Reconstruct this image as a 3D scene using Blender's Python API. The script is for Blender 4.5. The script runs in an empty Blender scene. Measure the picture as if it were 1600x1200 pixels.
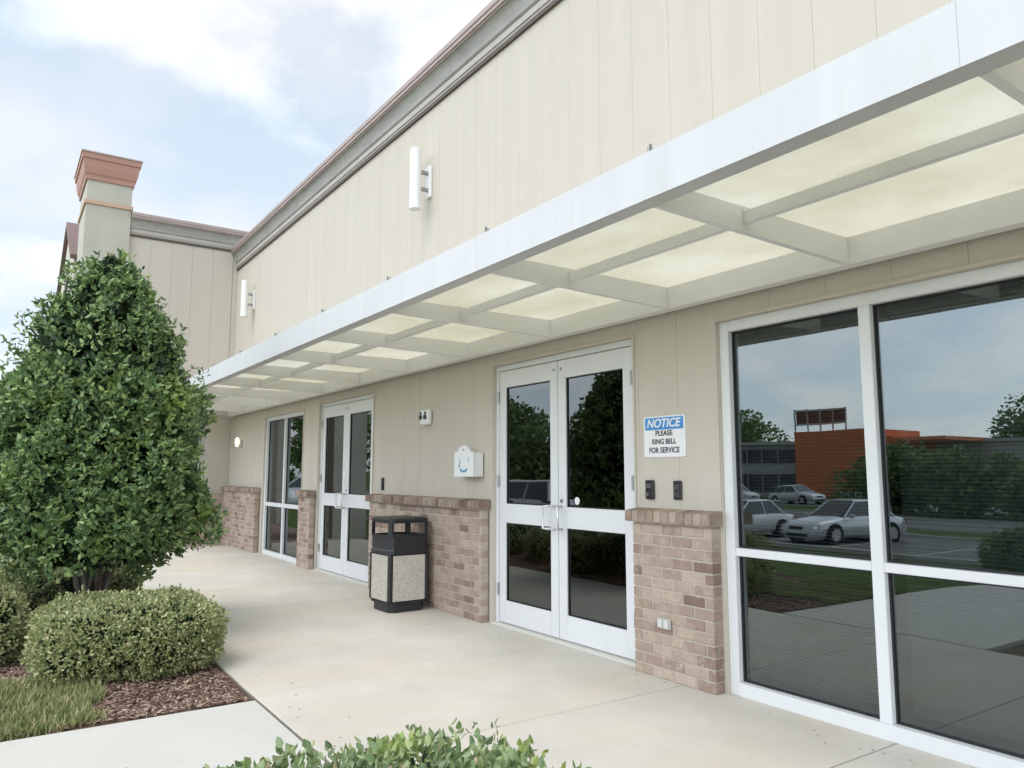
import bpy, bmesh, math, random
import numpy as np
from mathutils import Vector, Matrix
random.seed(7)
R = math.radians
C = bpy.context.scene.collection
SC = bpy.context.scene

# ------------------------------------------------------------------ camera
cam_d = bpy.data.cameras.new('camera'); cam = bpy.data.objects.new('camera', cam_d); C.objects.link(cam)
cam_d.sensor_width = 36.0; cam_d.lens = 1180/1600*36; cam_d.clip_start = 0.05; cam_d.clip_end = 2000
cam.location = (0, -3.95, 1.39)
cam.rotation_euler = (R(90+6.766), 0, R(90-34.2))
SC.camera = cam

# ------------------------------------------------------------------ sky and sun
SUN_EL, SUN_AZ = 64.0, 165.0       # azimuth: degrees clockwise from +Y
world = bpy.data.worlds.new('World'); SC.world = world; world.use_nodes = True
nt = world.node_tree; nt.nodes.clear()
def wn(t, **k):
    n = nt.nodes.new(t)
    for a, b in k.items(): setattr(n, a, b)
    return n
out = wn('ShaderNodeOutputWorld'); bg = wn('ShaderNodeBackground'); sky = wn('ShaderNodeTexSky')
sky.sky_type = 'NISHITA'; sky.sun_disc = False
sky.sun_elevation = R(SUN_EL); sky.sun_rotation = R(SUN_AZ); sky.dust_density = 2.0; sky.air_density = 1.0; sky.ozone_density = 0.8
tc = wn('ShaderNodeTexCoord')
sep = wn('ShaderNodeSeparateXYZ'); nt.links.new(tc.outputs['Generated'], sep.inputs[0])
zz = wn('ShaderNodeMath', operation='MAXIMUM'); nt.links.new(sep.outputs['Z'], zz.inputs[0]); zz.inputs[1].default_value = 0.0
za = wn('ShaderNodeMath', operation='ADD'); nt.links.new(zz.outputs[0], za.inputs[0]); za.inputs[1].default_value = 0.28
dx = wn('ShaderNodeMath', operation='DIVIDE'); nt.links.new(sep.outputs['X'], dx.inputs[0]); nt.links.new(za.outputs[0], dx.inputs[1])
dy = wn('ShaderNodeMath', operation='DIVIDE'); nt.links.new(sep.outputs['Y'], dy.inputs[0]); nt.links.new(za.outputs[0], dy.inputs[1])
cmb = wn('ShaderNodeCombineXYZ'); nt.links.new(dx.outputs[0], cmb.inputs[0]); nt.links.new(dy.outputs[0], cmb.inputs[1])
cmb.inputs[2].default_value = 3.4
n1 = wn('ShaderNodeTexNoise'); n1.inputs['Scale'].default_value = 1.9; n1.inputs['Detail'].default_value = 9; n1.inputs['Roughness'].default_value = 0.56; n1.inputs['Distortion'].default_value = 0.25
nt.links.new(cmb.outputs[0], n1.inputs['Vector'])
ramp = wn('ShaderNodeValToRGB'); ramp.color_ramp.elements[0].position = 0.36; ramp.color_ramp.elements[1].position = 0.60
nt.links.new(n1.outputs['Fac'], ramp.inputs[0])
# thin veil towards the horizon
hz = wn('ShaderNodeMapRange'); nt.links.new(sep.outputs['Z'], hz.inputs['Value'])
hz.inputs['From Min'].default_value = 0.0; hz.inputs['From Max'].default_value = 0.55; hz.inputs['To Min'].default_value = 0.88; hz.inputs['To Max'].default_value = 0.62
mx = wn('ShaderNodeMath', operation='MAXIMUM'); nt.links.new(ramp.outputs[0], mx.inputs[0]); nt.links.new(hz.outputs[0], mx.inputs[1])
n2 = wn('ShaderNodeTexNoise'); n2.inputs['Scale'].default_value = 2.6; n2.inputs['Detail'].default_value = 5; nt.links.new(cmb.outputs[0], n2.inputs['Vector'])
r2 = wn('ShaderNodeValToRGB'); r2.color_ramp.elements[0].position = 0.40; r2.color_ramp.elements[1].position = 0.60
r2.color_ramp.elements[0].color = (4.15, 4.75, 5.2, 1); r2.color_ramp.elements[1].color = (5.45, 5.5, 5.5, 1)
nt.links.new(n2.outputs['Fac'], r2.inputs[0])
mixc = wn('ShaderNodeMixRGB'); nt.links.new(mx.outputs[0], mixc.inputs[0]); nt.links.new(sky.outputs[0], mixc.inputs[1]); nt.links.new(r2.outputs[0], mixc.inputs[2])
# the cloud cover is brighter on the sun's side of the sky
vd = wn('ShaderNodeVectorMath', operation='DOT_PRODUCT'); nt.links.new(tc.outputs['Generated'], vd.inputs[0])
vd.inputs[1].default_value = (math.sin(R(SUN_AZ)), math.cos(R(SUN_AZ)), -0.15)
sb = wn('ShaderNodeMapRange'); nt.links.new(vd.outputs['Value'], sb.inputs['Value']); sb.inputs['From Min'].default_value = 0.0; sb.inputs['From Max'].default_value = 1.0; sb.inputs['To Min'].default_value = 1.0; sb.inputs['To Max'].default_value = 3.1
sm = wn('ShaderNodeMixRGB', blend_type='MULTIPLY'); sm.inputs[0].default_value = 1.0; nt.links.new(mixc.outputs[0], sm.inputs[1]); nt.links.new(sb.outputs[0], sm.inputs[2])
nt.links.new(sm.outputs[0], bg.inputs['Color']); bg.inputs['Strength'].default_value = 0.10
nt.links.new(bg.outputs[0], out.inputs['Surface'])

sun_d = bpy.data.lights.new('sun', 'SUN'); sun = bpy.data.objects.new('sun', sun_d); C.objects.link(sun)
sun_d.energy = 0.5; sun_d.angle = R(25); sun_d.color = (1.0, 0.96, 0.90)
az = R(SUN_AZ); el = R(SUN_EL)
sdir = Vector((math.sin(az)*math.cos(el), math.cos(az)*math.cos(el), math.sin(el)))
sun.rotation_euler = sdir.to_track_quat('Z', 'Y').to_euler()
SC.view_settings.view_transform = 'Standard'; SC.view_settings.look = 'None'; SC.view_settings.gamma = 1
SC.view_settings.exposure = 1.02

# ------------------------------------------------------------------ helpers
class MB:
    def __init__(s): s.v = []; s.f = []; s.m = []
    def add(s, vs, fs, mi=0):
        b = len(s.v); s.v += [tuple(v) for v in vs]; s.f += [tuple(b+i for i in f) for f in fs]; s.m += [mi]*len(fs); return s
    def box(s, x0, x1, y0, y1, z0, z1, mi=0):
        v = [(x0,y0,z0),(x1,y0,z0),(x1,y1,z0),(x0,y1,z0),(x0,y0,z1),(x1,y0,z1),(x1,y1,z1),(x0,y1,z1)]
        return s.add(v, [(0,3,2,1),(4,5,6,7),(0,1,5,4),(1,2,6,5),(2,3,7,6),(3,0,4,7)], mi)
    def chamfer(s, x0, x1, y0, y1, z0, z1, c, mi=0):
        vs = []
        for (X, sx) in ((x0,1),(x1,-1)):
            for (Y, sy) in ((y0,1),(y1,-1)):
                for (Z, sz) in ((z0,1),(z1,-1)):
                    vs += [(X+sx*c, Y+sy*c, Z), (X+sx*c, Y, Z+sz*c), (X, Y+sy*c, Z+sz*c)]
        def ix(a,b,d,k): return ((a*2+b)*2+d)*3+k
        fs = []
        for d in (0,1):
            q = [ix(0,0,d,0), ix(1,0,d,0), ix(1,1,d,0), ix(0,1,d,0)]; fs.append(q if d else q[::-1])
        for b in (0,1):
            q = [ix(0,b,0,1), ix(1,b,0,1), ix(1,b,1,1), ix(0,b,1,1)]; fs.append(q if not b else q[::-1])
        for a in (0,1):
            q = [ix(a,0,0,2), ix(a,1,0,2), ix(a,1,1,2), ix(a,0,1,2)]; fs.append(q[::-1] if not a else q)
        for a in (0,1):
            for b in (0,1):
                for d in (0,1):
                    fs.append((ix(a,b,d,0), ix(a,b,d,1), ix(a,b,d,2)))
        for b in (0,1):
            for d in (0,1): fs.append((ix(0,b,d,0), ix(1,b,d,0), ix(1,b,d,1), ix(0,b,d,1)))
        for a in (0,1):
            for d in (0,1): fs.append((ix(a,0,d,0), ix(a,1,d,0), ix(a,1,d,2), ix(a,0,d,2)))
        for a in (0,1):
            for b in (0,1): fs.append((ix(a,b,0,1), ix(a,b,1,1), ix(a,b,1,2), ix(a,b,0,2)))
        return s.add(vs, fs, mi)
    def tube(s, pts, rad, n=8, mi=0, cap=True):
        pts = [Vector(p) for p in pts]; rs = rad if isinstance(rad, (list, tuple)) else [rad]*len(pts)
        vs = []; ref = None
        for i, p in enumerate(pts):
            t = (pts[min(i+1, len(pts)-1)] - pts[max(i-1, 0)]).normalized()
            if ref is None: ref = t.orthogonal().normalized()
            a = (ref - t*ref.dot(t)).normalized(); ref = a; b = t.cross(a)
            for k in range(n):
                g = 2*math.pi*k/n; vs.append(p + (a*math.cos(g) + b*math.sin(g))*rs[i])
        fs = [(i*n+k, i*n+(k+1)%n, (i+1)*n+(k+1)%n, (i+1)*n+k) for i in range(len(pts)-1) for k in range(n)]
        if cap: fs += [tuple(range(n))[::-1], tuple((len(pts)-1)*n+k for k in range(n))]
        return s.add(vs, fs, mi)
    def prism(s, poly, axis, a0, a1, mi=0):
        """poly: 2D points; axis 0 -> (y,z) extruded along x; 1 -> (x,z) along y; 2 -> (x,y) along z"""
        def P(p, a): return (a,p[0],p[1]) if axis == 0 else ((p[0],a,p[1]) if axis == 1 else (p[0],p[1],a))
        n = len(poly); vs = [P(p,a0) for p in poly] + [P(p,a1) for p in poly]
        fs = [(i,(i+1)%n,n+(i+1)%n,n+i) for i in range(n)] + [tuple(range(n))[::-1], tuple(range(n,2*n))]
        return s.add(vs, fs, mi)
    def build(s, name, mats, parent=None, smooth=False, bevel=0):
        me = bpy.data.meshes.new(name); me.from_pydata(s.v, [], s.f)
        mats = mats if isinstance(mats, (list, tuple)) else [mats]
        for m in mats: me.materials.append(m)
        if len(mats) > 1: me.polygons.foreach_set('material_index', s.m)
        bm = bmesh.new(); bm.from_mesh(me)
        if bevel:
            bmesh.ops.bevel(bm, geom=[e for e in bm.edges if len(e.link_faces) == 2 and e.calc_face_angle(0) > 0.5], offset=bevel, segments=2, affect='EDGES', clamp_overlap=True)
        bmesh.ops.recalc_face_normals(bm, faces=bm.faces); bm.to_mesh(me); bm.free()
        if smooth:
            me.polygons.foreach_set('use_smooth', [True]*len(me.polygons))
        o = bpy.data.objects.new(name, me); C.objects.link(o)
        if parent: o.parent = parent
        return o
def recs(v, n): return v
def tag(o, label=None, cat=None, group=None, kind=None):
    if label: o['label'] = label
    if cat: o['category'] = cat
    if group: o['group'] = group
    if kind: o['kind'] = kind
    return o
def thing(name, label, cat, loc=(0,0,0), rz=0, group=None):
    o = bpy.data.objects.new(name, None); C.objects.link(o); o.location = loc; o.rotation_euler = (0,0,rz)
    o.empty_display_size = 0.1
    return tag(o, label, cat, group)
def copy_tree(o, parent=None):
    c = o.copy(); C.objects.link(c)
    if parent: c.parent = parent
    for ch in [k for k in bpy.data.objects if k.parent == o]: copy_tree(ch, c)
    return c

# ------------------------------------------------------------------ materials
def mat(name, col, rough=0.6, metal=0.0, spec=0.5, var=0.0, vscale=3.0, bump=0.0, bscale=60.0, streak=None, col2=None, island=None, extra=None, coat=0.0, vstretch=(1,1,1), speck=None):
    m = bpy.data.materials.new(name); m.use_nodes = True; t = m.node_tree; N = t.nodes; L = t.links
    b = N['Principled BSDF']; b.inputs['Roughness'].default_value = rough; b.inputs['Metallic'].default_value = metal
    b.inputs['Specular IOR Level'].default_value = spec; b.inputs['Coat Weight'].default_value = coat
    c4 = (*col, 1); b.inputs['Base Color'].default_value = c4
    co = N.new('ShaderNodeTexCoord'); cur = None
    def noise(scale, detail=5, rgh=0.6, vec=(1,1,1)):
        mp = N.new('ShaderNodeMapping'); mp.inputs['Scale'].default_value = vec; L.new(co.outputs['Object'], mp.inputs[0])
        n = N.new('ShaderNodeTexNoise'); n.inputs['Scale'].default_value = scale; n.inputs['Detail'].default_value = detail; n.inputs['Roughness'].default_value = rgh
        L.new(mp.outputs[0], n.inputs['Vector']); return n
    if island:
        g = N.new('ShaderNodeNewGeometry'); r = N.new('ShaderNodeValToRGB'); r.color_ramp.interpolation = 'LINEAR'
        while len(r.color_ramp.elements) < len(island): r.color_ramp.elements.new(0.5)
        for e, (p, c) in zip(r.color_ramp.elements, island): e.position = p; e.color = (*c, 1)
        L.new(g.outputs['Random Per Island'], r.inputs[0]); cur = r.outputs[0]
    if var:
        n = noise(vscale, vec=vstretch); r = N.new('ShaderNodeMapRange'); L.new(n.outputs['Fac'], r.inputs['Value'])
        r.inputs['From Min'].default_value = 0.3; r.inputs['From Max'].default_value = 0.7; r.inputs['To Min'].default_value = 1-var; r.inputs['To Max'].default_value = 1+var*0.6
        mu = N.new('ShaderNodeMixRGB'); mu.blend_type = 'MULTIPLY'; mu.inputs[0].default_value = 1
        if cur: L.new(cur, mu.inputs[1])
        else: mu.inputs[1].default_value = c4
        L.new(r.outputs[0], mu.inputs[2]); cur = mu.outputs[0]
    if col2:   # (colour, scale, low, high, stretch, amount)
        c, sc, lo, hi, st, am = col2
        n = noise(sc, 6, 0.65, st); r = N.new('ShaderNodeMapRange'); L.new(n.outputs['Fac'], r.inputs['Value'])
        r.inputs['From Min'].default_value = lo; r.inputs['From Max'].default_value = hi; r.inputs['To Max'].default_value = am
        mu = N.new('ShaderNodeMixRGB'); L.new(r.outputs[0], mu.inputs[0])
        if cur: L.new(cur, mu.inputs[1])
        else: mu.inputs[1].default_value = c4
        mu.inputs[2].default_value = (*c, 1); cur = mu.outputs[0]
    if speck:  # (colour, scale, low, high, amount)
        c, sc, lo, hi, am = speck
        n = noise(sc, 2, 0.5); r = N.new('ShaderNodeMapRange'); L.new(n.outputs['Fac'], r.inputs['Value'])
        r.inputs['From Min'].default_value = lo; r.inputs['From Max'].default_value = hi; r.inputs['To Max'].default_value = am
        mu = N.new('ShaderNodeMixRGB'); L.new(r.outputs[0], mu.inputs[0])
        if cur: L.new(cur, mu.inputs[1])
        else: mu.inputs[1].default_value = c4
        mu.inputs[2].default_value = (*c, 1); cur = mu.outputs[0]
    if cur: L.new(cur, b.inputs['Base Color'])
    if bump:
        n = noise(bscale, 4); bp = N.new('ShaderNodeBump'); bp.inputs['Strength'].default_value = bump; bp.inputs['Distance'].default_value = 0.01
        L.new(n.outputs['Fac'], bp.inputs['Height']); L.new(bp.outputs[0], b.inputs['Normal'])
    return m
M = {}
M['siding'] = mat('siding_paint', (0.57,0.525,0.452), 0.75, var=0.04, vscale=1.0, vstretch=(5,1,0.22), bump=0.25, bscale=90, col2=((0.47,0.43,0.35), 1.3, 0.52, 0.80, (3.0,1,0.18), 0.25), spec=0.25)
M['stucco'] = mat('stucco', (0.52,0.50,0.43), 0.85, var=0.10, vscale=1.2, bump=0.35, bscale=120, col2=((0.33,0.32,0.27), 0.9, 0.5, 0.75, (1.5,1.5,0.5), 0.45), spec=0.2)
M['cove'] = mat('cornice_cove', (0.36,0.345,0.32), 0.7, var=0.16, vscale=2.0, vstretch=(1,1,6), col2=((0.22,0.2,0.18), 3.5, 0.55, 0.75, (1,1,0.6), 0.5), bump=0.2)
M['band'] = mat('cornice_band', (0.46,0.43,0.39), 0.7, var=0.08)
M['coping'] = mat('coping_metal', (0.43,0.345,0.32), 0.5, metal=0.2, var=0.1, col2=((0.25,0.2,0.19), 6, 0.5, 0.8, (1,1,1), 0.5))
M['ventshadow'] = mat('dark_vent_shadow', (0.10,0.075,0.065), 0.6)  # dark vent colour, also the painted shadow gap under the cornices
M['terracotta'] = mat('terracotta_paint', (0.46,0.255,0.20), 0.7, var=0.08, bump=0.2, col2=((0.38,0.2,0.15), 3, 0.5, 0.8, (1,1,1), 0.5))
M['tanband'] = mat('tan_band', (0.55,0.38,0.27), 0.7, var=0.08)
M['white'] = mat('white_paint', (0.84,0.84,0.835), 0.45, var=0.04, vscale=1.5, col2=((0.55,0.54,0.5), 1.6, 0.58, 0.85, (1,1,1), 0.35))
M['fascia'] = mat('fascia_paint', (0.615,0.62,0.625), 0.4, var=0.05, vscale=2.0, vstretch=(3,1,0.6), col2=((0.50,0.50,0.48), 2.2, 0.54, 0.80, (4,1,0.5), 0.5), bump=0.05, bscale=8)
M['alum'] = mat('white_aluminium', (0.72,0.735,0.745), 0.38, var=0.03, vscale=4, col2=((0.5,0.5,0.48), 3.5, 0.6, 0.85, (1,1,0.4), 0.3))
M['grey'] = mat('grey_steel', (0.36,0.36,0.36), 0.35, metal=0.7)
M['handle'] = mat('pull_handle', (0.72,0.73,0.74), 0.3, metal=0.5)
M['rubber'] = mat('black_gasket', (0.012,0.012,0.013), 0.6)
M['black'] = mat('black_plastic', (0.022,0.023,0.028), 0.42, var=0.15, vscale=8)
M['keypad'] = mat('keypad_black', (0.025,0.023,0.025), 0.3)
M['mortar'] = mat('mortar', (0.50,0.44,0.365), 0.95, var=0.15, vscale=12, bump=0.5, bscale=200)
M['brick'] = mat('brick', (0.3,0.2,0.16), 0.9, bump=0.6, bscale=110, spec=0.2,
    island=[(0.0,(0.225,0.155,0.13)),(0.15,(0.32,0.23,0.19)),(0.4,(0.38,0.285,0.235)),(0.65,(0.42,0.32,0.265)),(0.85,(0.45,0.355,0.295)),(1.0,(0.52,0.43,0.355))],
    var=0.12, vscale=14, col2=((0.50,0.43,0.34), 7, 0.50, 0.68, (1,1,1), 0.6), speck=((0.62,0.56,0.46), 26, 0.66, 0.78, 0.7))
M['brickcap'] = mat('brick_rowlock', (0.3,0.2,0.16), 0.9, bump=0.6, bscale=110, spec=0.2,
    island=[(0.0,(0.15,0.105,0.085)),(0.15,(0.26,0.185,0.15)),(0.5,(0.34,0.255,0.205)),(0.8,(0.38,0.30,0.245)),(1.0,(0.45,0.37,0.30))],
    var=0.15, vscale=14, col2=((0.48,0.40,0.32), 8, 0.5, 0.7, (1,1,1), 0.5))
M['concrete'] = mat('concrete', (0.63,0.60,0.545), 0.92, var=0.11, vscale=1.5, bump=0.45, bscale=190, spec=0.15,
    col2=((0.62,0.55,0.44), 0.9, 0.46, 0.66, (1,0.6,1), 0.75), speck=((0.34,0.32,0.28), 45, 0.64, 0.78, 0.55))
M['concrete2'] = mat('concrete_walk', (0.60,0.585,0.54), 0.9, var=0.05, vscale=1.4, bump=0.3, bscale=200, spec=0.2, speck=((0.36,0.34,0.31), 110, 0.62, 0.8, 0.6))
M['joint'] = mat('joint_filler', (0.16,0.14,0.12), 0.95, var=0.3, vscale=10)
M['soil'] = mat('mulch_bed', (0.15,0.095,0.07), 1.0, var=0.45, vscale=18, bump=1.0, bscale=50, col2=((0.22,0.15,0.11), 25, 0.5, 0.7, (1,1,1), 0.7), spec=0.1)
M['chips'] = mat('mulch_chips', (0.2,0.12,0.09), 0.95, spec=0.15, island=[(0.0,(0.10,0.062,0.045)),(0.4,(0.23,0.15,0.115)),(0.75,(0.35,0.25,0.195)),(1.0,(0.54,0.43,0.35))])
M['lawn'] = mat('lawn', (0.085,0.13,0.035), 0.95, var=0.35, vscale=2.2, bump=0.8, bscale=60, col2=((0.16,0.17,0.06), 6, 0.5, 0.75, (1,1,1), 0.5), spec=0.1)
M['asphalt'] = mat('asphalt', (0.21,0.208,0.20), 0.9, var=0.15, vscale=0.8, bump=0.4, bscale=120, spec=0.2)
M['roadline'] = mat('road_paint', (0.6,0.6,0.56), 0.8, var=0.15, vscale=9)
M['paver'] = mat('brick_paver', (0.30,0.19,0.155), 0.9, var=0.2, vscale=9, bump=0.4)
M['interior'] = mat('interior_wall', (0.13,0.115,0.10), 0.9, var=0.1)
M['intfloor'] = mat('interior_floor', (0.11,0.10,0.09), 0.5, var=0.1)
M['blind'] = mat('blind_slat', (0.80,0.82,0.81), 0.5)
M['bark'] = mat('bark', (0.20,0.17,0.145), 0.95, var=0.35, vscale=14, bump=0.8, bscale=60, col2=((0.34,0.32,0.29), 10, 0.5, 0.75, (1,1,0.5), 0.6))
M['twig'] = mat('twig', (0.21,0.17,0.15), 0.9, var=0.2, vscale=20)
M['aggregate'] = mat('pebble_panel', (0.62,0.58,0.51), 0.95, bump=1.0, bscale=130, speck=((0.30,0.26,0.22), 95, 0.52, 0.66, 0.75), col2=((0.74,0.71,0.65), 60, 0.5, 0.62, (1,1,1), 0.7))
M['signwhite'] = mat('sign_white', (0.80,0.81,0.82), 0.4, var=0.02)
M['signblue'] = mat('sign_blue', (0.055,0.26,0.62), 0.4)
M['signblack'] = mat('sign_black', (0.03,0.03,0.035), 0.5)
M['logoblue'] = mat('logo_blue', (0.10,0.33,0.46), 0.5)
M['orange'] = mat('orange_cladding', (0.85,0.27,0.12), 0.7, var=0.08, vscale=0.6)
M['officegrey'] = mat('office_grey', (0.55,0.55,0.54), 0.8, var=0.06)
M['officedark'] = mat('office_dark', (0.10,0.11,0.12), 0.4)
M['officelight'] = mat('office_light', (0.6,0.6,0.58), 0.7)
M['lampwhite'] = mat('lamp_white', (0.80,0.81,0.80), 0.35)
M['tyre'] = mat('tyre', (0.02,0.02,0.02), 0.85); M['rim'] = mat('rim', (0.55,0.55,0.56), 0.3, metal=0.8)
M['carglass'] = mat('car_glass', (0.02,0.025,0.03), 0.05, spec=0.8)
M['headlight'] = mat('headlight_lens', (0.7,0.72,0.74), 0.1)
M['taillight'] = mat('tail_lens', (0.4,0.02,0.02), 0.2)
M['grille'] = mat('grille', (0.05,0.05,0.055), 0.4)

def glass(name, refl, tint, rough=0.0):
    m = bpy.data.materials.new(name); m.use_nodes = True; t = m.node_tree; N = t.nodes; L = t.links; N.clear()
    o = N.new('ShaderNodeOutputMaterial'); mix = N.new('ShaderNodeMixShader'); tr = N.new('ShaderNodeBsdfTransparent'); gl = N.new('ShaderNodeBsdfGlossy')
    gl.inputs['Roughness'].default_value = rough; gl.inputs['Color'].default_value = (0.90,0.97,1.0,1); tr.inputs['Color'].default_value = (*tint,1)
    lw = N.new('ShaderNodeFresnel'); lw.inputs['IOR'].default_value = 1.5
    mr = N.new('ShaderNodeMapRange'); mr.inputs['From Min'].default_value = 0.0; mr.inputs['From Max'].default_value = 1.0; mr.inputs['To Min'].default_value = refl; mr.inputs['To Max'].default_value = 1.0
    L.new(lw.outputs[0], mr.inputs['Value']); L.new(mr.outputs[0], mix.inputs[0]); L.new(tr.outputs[0], mix.inputs[1]); L.new(gl.outputs[0], mix.inputs[2])
    # very slight waviness of float glass
    co = N.new('ShaderNodeTexCoord'); n = N.new('ShaderNodeTexNoise'); n.inputs['Scale'].default_value = 1.3; n.inputs['Detail'].default_value = 1
    bp = N.new('ShaderNodeBump'); bp.inputs['Strength'].default_value = 0.05; bp.inputs['Distance'].default_value = 0.02
    L.new(co.outputs['Object'], n.inputs['Vector']); L.new(n.outputs['Fac'], bp.inputs['Height']); L.new(bp.outputs[0], gl.inputs['Normal'])
    L.new(mix.outputs[0], o.inputs['Surface']); return m
M['glass'] = glass('tinted_glass', 0.115, (0.44,0.49,0.48))
M['doorglass'] = glass('door_glass', 0.10, (0.20,0.21,0.21))

def leafmat(name, ramp_, rough=0.45, trans=0.25, patch=None):
    m = bpy.data.materials.new(name); m.use_nodes = True; t = m.node_tree; N = t.nodes; L = t.links
    b = N['Principled BSDF']; b.inputs['Roughness'].default_value = rough; b.inputs['Specular IOR Level'].default_value = 0.45
    g = N.new('ShaderNodeNewGeometry'); r = N.new('ShaderNodeValToRGB')
    while len(r.color_ramp.elements) < len(ramp_): r.color_ramp.elements.new(0.5)
    for e, (p, c) in zip(r.color_ramp.elements, ramp_): e.position = p; e.color = (*c, 1)
    L.new(g.outputs['Random Per Island'], r.inputs[0]); cur = r.outputs[0]
    if patch:
        c, sc, lo, hi, am = patch
        co = N.new('ShaderNodeTexCoord'); n = N.new('ShaderNodeTexNoise'); n.inputs['Scale'].default_value = sc; n.inputs['Detail'].default_value = 3; L.new(co.outputs['Object'], n.inputs['Vector'])
        mr = N.new('ShaderNodeMapRange'); mr.inputs['From Min'].default_value = lo; mr.inputs['From Max'].default_value = hi; mr.inputs['To Max'].default_value = am; L.new(n.outputs['Fac'], mr.inputs['Value'])
        mu = N.new('ShaderNodeMixRGB'); L.new(mr.outputs[0], mu.inputs[0]); L.new(cur, mu.inputs[1]); mu.inputs[2].default_value = (*c,1); cur = mu.outputs[0]
    L.new(cur, b.inputs['Base Color'])
    tl = N.new('ShaderNodeBsdfTranslucent'); L.new(cur, tl.inputs['Color']); mix = N.new('ShaderNodeMixShader'); mix.inputs[0].default_value = trans
    L.new(b.outputs[0], mix.inputs[1]); L.new(tl.outputs[0], mix.inputs[2]); L.new(mix.outputs[0], N['Material Output'].inputs['Surface'])
    return m
M['holly'] = leafmat('holly_leaf', [(0.0,(0.07,0.14,0.06)),(0.45,(0.165,0.265,0.105)),(0.8,(0.28,0.39,0.15)),(1.0,(0.42,0.52,0.20))], 0.38, 0.2, patch=((0.30,0.40,0.08), 3.2, 0.57, 0.72, 0.7))
M['leafshade'] = leafmat('shaded_inner_leaf', [(0.0,(0.016,0.035,0.016)),(1.0,(0.035,0.07,0.028))], 0.5, 0.15)  # inner leaves painted very dark, the crowns' inner shade put into the colour
M['box'] = leafmat('boxwood_leaf', [(0.0,(0.18,0.22,0.09)),(0.35,(0.34,0.40,0.175)),(0.7,(0.48,0.51,0.25)),(0.93,(0.60,0.60,0.33)),(1.0,(0.62,0.45,0.28))], 0.45, 0.3, patch=((0.30,0.31,0.12), 3.5, 0.52, 0.7, 0.5))
M['boxfg'] = leafmat('hedge_leaf', [(0.0,(0.15,0.22,0.11)),(0.35,(0.25,0.35,0.17)),(0.7,(0.36,0.46,0.23)),(0.95,(0.48,0.55,0.26)),(1.0,(0.60,0.45,0.3))], 0.4, 0.3, patch=((0.34,0.42,0.07), 7.0, 0.52, 0.66, 0.7))
M['treeleaf'] = leafmat('broad_leaf', [(0.0,(0.11,0.185,0.07)),(0.5,(0.19,0.29,0.105)),(1.0,(0.29,0.37,0.15))], 0.6, 0.2)
M['grass'] = leafmat('grass_blade', [(0.0,(0.13,0.18,0.06)),(0.45,(0.27,0.32,0.12)),(0.8,(0.42,0.43,0.20)),(1.0,(0.60,0.48,0.31))], 0.55, 0.3)
def panelmat():
    m = bpy.data.materials.new('fibreglass_panel'); m.use_nodes = True; t = m.node_tree; N = t.nodes; L = t.links
    b = N['Principled BSDF']; b.inputs['Roughness'].default_value = 0.5
    co = N.new('ShaderNodeTexCoord'); n = N.new('ShaderNodeTexNoise'); n.inputs['Scale'].default_value = 1.3; n.inputs['Detail'].default_value = 8; n.inputs['Roughness'].default_value = 0.65; L.new(co.outputs['Object'], n.inputs['Vector'])
    r = N.new('ShaderNodeValToRGB'); r.color_ramp.elements[0].position = 0.35; r.color_ramp.elements[1].position = 0.7
    r.color_ramp.elements[0].color = (0.87,0.865,0.80,1); r.color_ramp.elements[1].color = (0.75,0.735,0.62,1)
    L.new(n.outputs['Fac'], r.inputs[0]); L.new(r.outputs[0], b.inputs['Base Color'])
    tl = N.new('ShaderNodeBsdfTranslucent'); L.new(r.outputs[0], tl.inputs['Color']); mix = N.new('ShaderNodeMixShader'); mix.inputs[0].default_value = 0.74
    L.new(b.outputs[0], mix.inputs[1]); L.new(tl.outputs[0], mix.inputs[2]); L.new(mix.outputs[0], N['Material Output'].inputs['Surface'])
    return m
M['panel'] = panelmat()
def lit(name, col, s):
    m = bpy.data.materials.new(name); m.use_nodes = True; b = m.node_tree.nodes['Principled BSDF']
    b.inputs['Base Color'].default_value = (*col,1); b.inputs['Emission Color'].default_value = (*col,1); b.inputs['Emission Strength'].default_value = s; return m
M['bulb'] = lit('lit_glass', (1.0,0.9,0.66), 0.75)

# ------------------------------------------------------------------ ground
def tz(x, y):
    t = min(1, max(0, (-4.8-y)/12.5)); return -0.045 - 1.03*t*t*(3-2*t)
def sheet(name, mat_, x0, x1, y0, y1, nx, ny, zf, kind='structure', xs=None, ys=None):
    xs = xs or [x0+(x1-x0)*i/nx for i in range(nx+1)]; ys = ys or [y0+(y1-y0)*i/ny for i in range(ny+1)]
    nx, ny = len(xs)-1, len(ys)-1
    b = MB(); b.add([(x,y,zf(x,y)) for y in ys for x in xs], [(j*(nx+1)+i, j*(nx+1)+i+1, (j+1)*(nx+1)+i+1, (j+1)*(nx+1)+i) for j in range(ny) for i in range(nx)])
    o = b.build(name, mat_, smooth=True); o['kind'] = kind; return o
xs = [-600,-300,-150,-100,-60]+[-40+2*i for i in range(36)]+[40,80,200,600]
ys = [-600,-300,-150,-90,-60]+[-50+i*1.0 for i in range(62)]+[30,100,600]
g = sheet('ground', M['lawn'], 0,0,0,0,0,0, lambda x,y: (tz(x,y)-0.004 if y < -2.4 else -0.06), xs=xs, ys=ys)
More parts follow.
